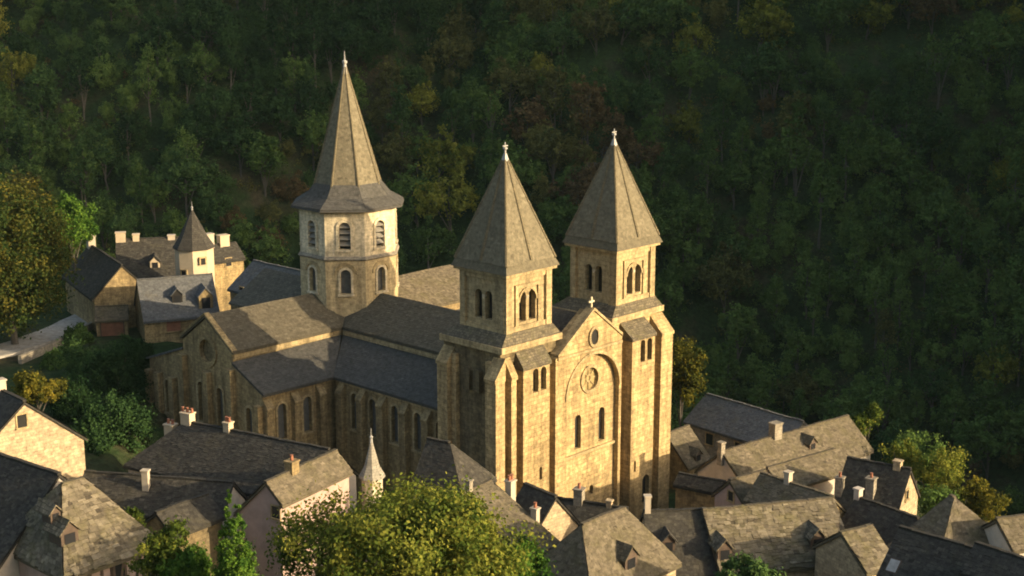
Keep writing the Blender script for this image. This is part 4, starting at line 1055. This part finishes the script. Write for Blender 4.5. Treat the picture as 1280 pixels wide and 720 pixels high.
tree('garden_tree', 'lower leafy tree filling in under the right side of the big round tree', 'tree', 636, 716, 81, 2.9, 2.1, 'leaf_conifer', 12000, .23, 12, 12, nclump=160, spread=.4)
tree('cypress', 'bright green cone shaped conifer beside the round tree', 'conifer', 293, 686, 71, 1.6, 3.7, 'leaf_conifer', 24000, .15, 13, shape='cone', nclump=420, spread=.3)
tree('garden_bush', 'yellowing bush left of the green conifer', 'bush', 200, 692, 75, 1.7, 1.8, 'leaf_yellow', 8000, .2, 14, 10, shape='bush')
tree('garden_bush', 'green bush between the yellowing bush and the conifer', 'bush', 238, 706, 74, 1.5, 1.3, 'leaf_conifer', 9000, .19, 15, 10, shape='bush')
tree('garden_bush', 'small light green bush leaning against the dark roofed house, left', 'bush', 166, 655, 90, 1.2, 1.2, 'leaf_yellow', 2000, .2, 16, 8, shape='bush')
tree('garden_bush', 'dark bush at the bottom edge in front of the long mottled roof', 'bush', 945, 718, 80, 2.3, 1.1, 'leaf_dark', 4500, .22, 17, 10, shape='bush')
tree('autumn_tree', 'large dense tree with dark leaves turning golden at the left edge beside the road', 'tree', 12, 334, 158, 7.7, 10.4, 'leaf_autumn', 70000, .34, 18, 42, nclump=900, spread=.4)
tree('lime_tree', 'round fresh green tree just behind the large turning tree', 'tree', 90, 282, 176, 3.4, 4.2, 'leaf_conifer', 9000, .32, 19, 10)
tree('gold_tree', 'gold leaved tree standing right behind the right bell tower', 'tree', 852, 468, 150, 2.5, 4.4, 'leaf_gold', 11000, .3, 20, 14, shape='bush')
BG = 'bushes along the slope at the right edge of the village'
for k, (px, py, Y, rx, rz, mat, lab) in enumerate([
        (1083, 532, 140, 1.6, 2.2, 'leaf_yellow', 'small bright bush rising behind the broad brown roof'),
        (1128, 582, 132, 2.9, 2.9, 'leaf_yellow', 'yellow green bush directly behind the sunlit rubble gable'),
        (1166, 592, 130, 3.0, 3.0, 'leaf_yellow', 'large yellow green bush to the right of the rubble gable'),
        (1196, 608, 127, 3.0, 3.0, 'leaf_yellow', 'yellow green bush behind the pointed hipped roof'),
        (1226, 626, 124, 2.5, 2.6, 'leaf_gold', 'golden bush at the right end of the row of bushes'),
        (1148, 568, 136, 2.6, 2.6, 'leaf_mid', 'greener bush at the back of the row of bushes'),
        (1180, 640, 118, 2.2, 2.0, 'leaf_mid', 'shaded bush between the rubble gable and the pointed hipped roof'),
        (905, 520, 165, 1.2, 1.4, 'leaf_yellow', 'tuft of light leaves showing above the plain grey slate hall roof')]):
    tree('slope_bush', lab, 'bush', px, py, Y, rx, rz, mat, 4200, .26, 30 + k, 10, group=BG, shape='bush')
HG = 'dark trees on the bank under the road'
for k, (px, py, Y, rx, rz, mat, lab) in enumerate([
        (148, 478, 139, 3.6, 4.4, 'leaf_deep', 'dark green tree on the bank next to the transept gable'),
        (114, 474, 143, 3.9, 4.4, 'leaf_dark', 'dark green tree in the middle of the bank under the road'),
        (92, 508, 132, 3.2, 3.2, 'leaf_deep', 'dark tree low on the bank behind the rubble gabled house'),
        (150, 528, 128, 3.8, 3.4, 'leaf_deep', 'shaded bush behind the left end of the wide slate roof'),
        (45, 487, 128, 2.4, 1.8, 'leaf_gold', 'light golden bush above the rubble gabled house at the left'),
        (72, 452, 150, 2.4, 1.4, 'leaf_mid', 'low green hedge bush on the verge beside the road'),
        (95, 420, 160, 2.2, 1.3, 'leaf_mid', 'low green hedge bush near the garage'),
        (172, 445, 146, 2.2, 2.6, 'leaf_deep', 'dark tree squeezed against the left wall of the transept'),
        (112, 548, 125, 3.0, 2.8, 'leaf_deep', 'small bush beside the white gable verge at the left')]):
    tree('bank_tree', lab, 'tree' if 'tree' in lab else 'bush', px, py, Y, rx, rz, mat, 11000, .26, 50 + k, 14, group=HG, shape='bush' if rz < 2.7 else 'round')

# --- the wooded slope: single trees (the ones that show largest), the rest of the wood as one mass
def forest():
    rng = random.Random(99)
    kinds = [('leaf_dark', 'dark green'), ('leaf_mid', 'mid green'), ('leaf_olive', 'olive'), ('leaf_rust', 'rust brown'), ('leaf_lit', 'yellow green'), ('leaf_deep', 'very dark green')]
    protos = {}
    pts = {}
    #        height, radius, lobes, leaves, leaf size, clumps, spread
    shapes = [(5.2, 2.7, 9, 3200, .40, 80, .36), (6.6, 2.4, 9, 3200, .38, 90, .34), (4.4, 3.4, 12, 4000, .40, 110, .32), (7.4, 1.7, 8, 2600, .34, 70, .42), (6.0, 3.6, 14, 4600, .38, 150, .28), (6.8, 2.0, 7, 1500, .34, 45, .5)]
    for k, (hh, rad, nl_, nf, ls, ncl, spr) in enumerate(shapes):
        r2 = random.Random(300 + k)
        blobs = [((0, 0, hh), (rad * .85, rad * .85, hh * .5))]
        for j in range(nl_):
            a = r2.uniform(0, 6.28); e = r2.uniform(-.75, 1); rr = math.sqrt(max(.05, 1 - e * e)) * r2.uniform(.6, 1.05) * rad; s = rad * r2.uniform(.28, .58)
            blobs.append(((rr * math.cos(a), rr * math.sin(a), hh + e * hh * .55), (s, s, s * r2.uniform(.8, 1.3))))
        pts[k] = leaves('forest_crown', blobs, ncl, nf, ls, None, 500 + k, spread=spr)
        tm = trunk_mb((0, 0, -1.5), (0, 0, hh * 1.3), .2, [b[0] for b in blobs[1:7]], k)
        tme = tm.mesh('trunk'); tme.materials.append(M['bark'])
        for mname, _ in kinds: protos[(k, mname)] = (leafmesh('forest_crown', *pts[k], mname), tme)
    spots = []
    y = 212.0
    while y < 352:
        half = y * .46 + 12; x = -half
        while x < half:
            px_ = x + rng.uniform(-1.7, 1.7); py_ = y + rng.uniform(-1.7, 1.7)
            spots.append((px_, py_))
            x += rng.uniform(4.2, 7.0)
        y += 4.7
    # a few trees singled out in the photograph by their colour
    named = [(527, 140, 4, 'yellow green tree alone on the slope just right of the crossing spire', 1.2), (500, 205, 2, 'olive tree right behind the skirt of the crossing spire', 1.6),
             (548, 222, 4, 'broad light green tree between the crossing spire and the left bell tower', 1.9), (520, 262, 1, 'mid green tree beside the upper stage of the crossing tower', 1.7), (562, 275, 4, 'light green tree just left of the left bell tower spire', 1.6), (535, 318, 1, 'green tree directly above the sunlit roof between the spires', 1.5),
             (870, 62, 4, 'tall yellow green tree high on the slope above the right bell tower', 1.5), (950, 50, 4, 'big yellow green tree at the top of the slope, right of the bell towers', 1.9), (1165, 28, 3, 'orange brown tree at the very top of the slope, far right', 1.5), (745, 50, 2, 'olive tree high above the two bell towers', 1.4), (862, 110, 1, 'pale green tree above the tip of the right bell tower', 1.5), (862, 160, 4, 'light tree beside the tip of the right bell tower', 1.3), (1245, 480, 4, 'bright green tree low on the slope at the right edge', 1.2),
             (1085, 30, 4, 'yellow green tree at the top edge, left of the orange brown one', 1.4), (905, 375, 2, 'broad olive tree low on the slope right of the bell towers', 1.6)]
    cand = []
    for (x, y) in spots:
        z = gz(x, y); d = V((x, y, z + 5)) - CAM
        cz = d.dot(cF); px = 640 + FPX * d.dot(cR) / cz; py = 360 - FPX * d.dot(cU) / cz
        if not (-190 < px < 1470 and -60 < py < 640): continue
        rock = noise.noise(V((x * .045, y * .03, 20)))
        # the stony clearing behind the bell towers
        clear = math.exp(-(((px - 715) / 70) ** 2 + ((py - 205) / 60) ** 2)) + .6 * math.exp(-(((px - 965) / 45) ** 2 + ((py - 165) / 45) ** 2))
        scrub = rng.random() < clear * .8
        if any(abs(px - a[0]) < 30 * a[4] and -15 < py - a[1] < 45 for a in named): continue
        if rng.random() < clear: spots.append((x + rng.uniform(-3, 3), y + rng.uniform(-3, 3)))
        # hidden behind the village
        vis = 0 < px < 1280 and (py < 300 or (px > 500 and py < 520) or px > 860)
        g = noise.noise(V((x * .03, y * .025, 40))) + rng.uniform(-.5, .5)
        right = px > 820
        if clear > .25 and rng.random() < .6: m = rng.choice((2, 3))
        elif g > .55: m = 4 if py < 240 and rng.random() < .5 else 2
        elif g > .15: m = 1
        elif g < -.55: m = 3 if rng.random() < .45 else 2
        else: m = 0 if rng.random() < .7 else 1
        s = rng.choice((rng.uniform(.6, 1.0), rng.uniform(.9, 1.5)))
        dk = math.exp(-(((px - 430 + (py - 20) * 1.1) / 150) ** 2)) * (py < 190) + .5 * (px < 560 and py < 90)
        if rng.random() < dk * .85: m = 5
        if px > 820 and py > 200 and m in (0, 2, 3) and rng.random() < .75: m = 1
        if px > 400 and px < 900 and py < 200 and m == 1 and rng.random() < .5: m = 2
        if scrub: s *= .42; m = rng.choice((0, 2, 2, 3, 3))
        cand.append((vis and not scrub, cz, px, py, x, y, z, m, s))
    def hitY(px, py):
        d = ray(px, py)
        Y = 200.0
        while Y < 420:
            p = CAM + d * (Y / d.y)
            if p.z < gz(p.x, p.y) + 4: return p
            Y += 1
        return p
    def place(x, y, z, m, s, label, group, name='forest_tree', kk=None):
        k = kk if kk is not None else rng.choice((0, 0, 1, 1, 2, 2, 3, 4, 4, 5)); cm, tm = protos[(k, kinds[m][0])]
        e = empty(name, (x, y, z), label, 'tree', group)
        for nm, me in (('crown', cm), ('trunk', tm)):
            o = bpy.data.objects.new(nm, me); COL.objects.link(o); o.parent = e
        e.scale = (s * rng.uniform(.9, 1.15),) * 2 + (s,); e.rotation_euler = (0, 0, rng.uniform(0, 6.28))
        return e
    for px, py, m, lab, s in named:
        p = hitY(px, py); place(p.x, p.y, gz(p.x, p.y), m, s * .9, lab, 'trees that stand out on the wooded slope', kk=rng.choice((2, 4)))
    vis = sorted([c for c in cand if c[0]], key=lambda c: c[1] / c[8])
    single, rest = vis[:285], vis[285:] + [c for c in cand if not c[0]]
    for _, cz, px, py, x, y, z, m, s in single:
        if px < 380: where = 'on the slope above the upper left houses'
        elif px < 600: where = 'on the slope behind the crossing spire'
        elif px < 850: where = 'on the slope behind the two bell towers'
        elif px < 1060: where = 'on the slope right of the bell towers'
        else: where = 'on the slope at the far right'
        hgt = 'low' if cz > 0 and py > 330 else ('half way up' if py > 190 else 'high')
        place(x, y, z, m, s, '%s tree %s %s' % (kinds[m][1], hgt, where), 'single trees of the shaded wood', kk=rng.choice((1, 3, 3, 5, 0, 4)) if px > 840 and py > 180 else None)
    byk = {}
    for _, cz, px, py, x, y, z, m, s in rest:
        k = rng.choice((0, 1, 2, 4)); v, t = pts[k]; a = rng.uniform(0, 6.28)
        n4 = len(v) // 4; keep = np.arange(n4)
        vv = v.reshape(-1, 4, 3)[keep].reshape(-1, 3) * s
        ca, sa = math.cos(a), math.sin(a)
        rot = np.stack([vv[:, 0] * ca - vv[:, 1] * sa + x, vv[:, 0] * sa + vv[:, 1] * ca + y, vv[:, 2] + z], 1)
        byk.setdefault(m, []).append((rot, np.clip(t + rng.uniform(-.12, .12), 0, 1)))
    allv, allt, mi = [], [], []
    for m, lst in byk.items():
        for v, t in lst: allv.append(v); allt.append(t); mi.append(np.full(len(t), m, dtype=np.int32))
    if allv:
        me = leafmesh('forest', np.concatenate(allv), np.concatenate(allt), kinds[0][0])
        for mname, _ in kinds[1:]: me.materials.append(M[mname])
        me.polygons.foreach_set('material_index', np.concatenate(mi))
        o = bpy.data.objects.new('forest', me); COL.objects.link(o); tag(o, 'dark mixed wood covering the slope behind the village', 'forest', None, 'stuff')
    print('forest', len(single), len(rest))
    rngn = np.random.default_rng(5); U = {}
    for _ in range(5200):
        Y = rng.uniform(205, 350); X = rng.uniform(-1, 1) * (Y * .38 + 4); z = gz(X, Y)
        d = V((X, Y, z)) - CAM; cz = d.dot(cF); px = 640 + FPX * d.dot(cR) / cz; py = 360 - FPX * d.dot(cU) / cz
        if py > 560 or (px < 620 and py > 330): continue
        clear = math.exp(-(((px - 715) / 80) ** 2 + ((py - 205) / 70) ** 2)) + math.exp(-(((px - 965) / 60) ** 2 + ((py - 165) / 55) ** 2))
        m = rng.choice((2, 3, 3, 2, 0)) if rng.random() < clear + .15 else rng.choice((0, 0, 1, 1, 2))
        nl = rng.randrange(30, 70); r = rng.uniform(.5, 1.5); h_ = rng.uniform(.4, 1.4)
        p = rngn.normal(size=(nl, 3)) * (r * .55, r * .55, h_ * .45) + (X, Y, z + h_ * .5)
        a = rngn.normal(size=(nl, 3)); a /= np.linalg.norm(a, axis=1)[:, None]; b = np.cross(a, rngn.normal(size=(nl, 3))); b /= np.linalg.norm(b, axis=1)[:, None] + 1e-9
        sz = rngn.uniform(.25, .5, nl)[:, None]
        U.setdefault(m, []).append((np.stack([p - a * sz * .5, p + b * sz * .35, p + a * sz * .5, p - b * sz * .35], 1).reshape(-1, 3), np.clip(rngn.normal(rng.uniform(.35, .7), .15, nl), 0, 1)))
    vs2, ts2, ms2 = [], [], []
    for m, lst in U.items():
        for v, t in lst: vs2.append(v); ts2.append(t); ms2.append(np.full(len(t), m, dtype=np.int32))
    me = leafmesh('undergrowth', np.concatenate(vs2), np.concatenate(ts2), kinds[0][0])
    for mname, _ in kinds[1:]: me.materials.append(M[mname])
    me.polygons.foreach_set('material_index', np.concatenate(ms2))
    o = bpy.data.objects.new('undergrowth', me); COL.objects.link(o); tag(o, 'bracken and low scrub between the trees of the wooded slope', 'undergrowth', None, 'stuff')
    # stony outcrops
    for k, (px, py, s) in enumerate([(742, 190, 2.6), (728, 225, 2.2), (765, 160, 1.8), (985, 85, 1.6), (1005, 70, 1.4), (1115, 135, 1.8), (690, 160, 1.5), (220, 165, 1.6)]):
        p = hitY(px, py + 12); z = gz(p.x, p.y)
        bm = bmesh.new(); bmesh.ops.create_icosphere(bm, subdivisions=4, radius=1)
        for v in bm.verts:
            q = v.co.copy(); f = 1 + .45 * noise.noise(q * 1.3 + V((k * 5, 0, 0))) + .3 * noise.noise(q * 3.1 + V((0, k * 3, 0))) + .12 * noise.noise(q * 8)
            v.co = V((q.x * 1.1, q.y * .8, q.z * 1.2)) * (f * s)
        me = bpy.data.meshes.new('rock_outcrop'); bm.to_mesh(me); bm.free(); me.materials.append(M['rock'])
        o = bpy.data.objects.new('rock_outcrop', me); COL.objects.link(o); o.location = (p.x, p.y, z + .2 * s)
        tag(o, ['biggest grey rock in the stony clearing above the left bell tower', 'grey rock low in the clearing between the bell towers', 'grey rock beside the tip of the right bell tower', 'lower of two pale rocks high on the right slope', 'upper of two pale rocks high on the right slope', 'long pale rock among the trees far right', 'grey rock above the tip of the left bell tower', 'grey rock among the trees left of the crossing spire'][k], 'rock', 'rocks among the trees of the slope')
forest()
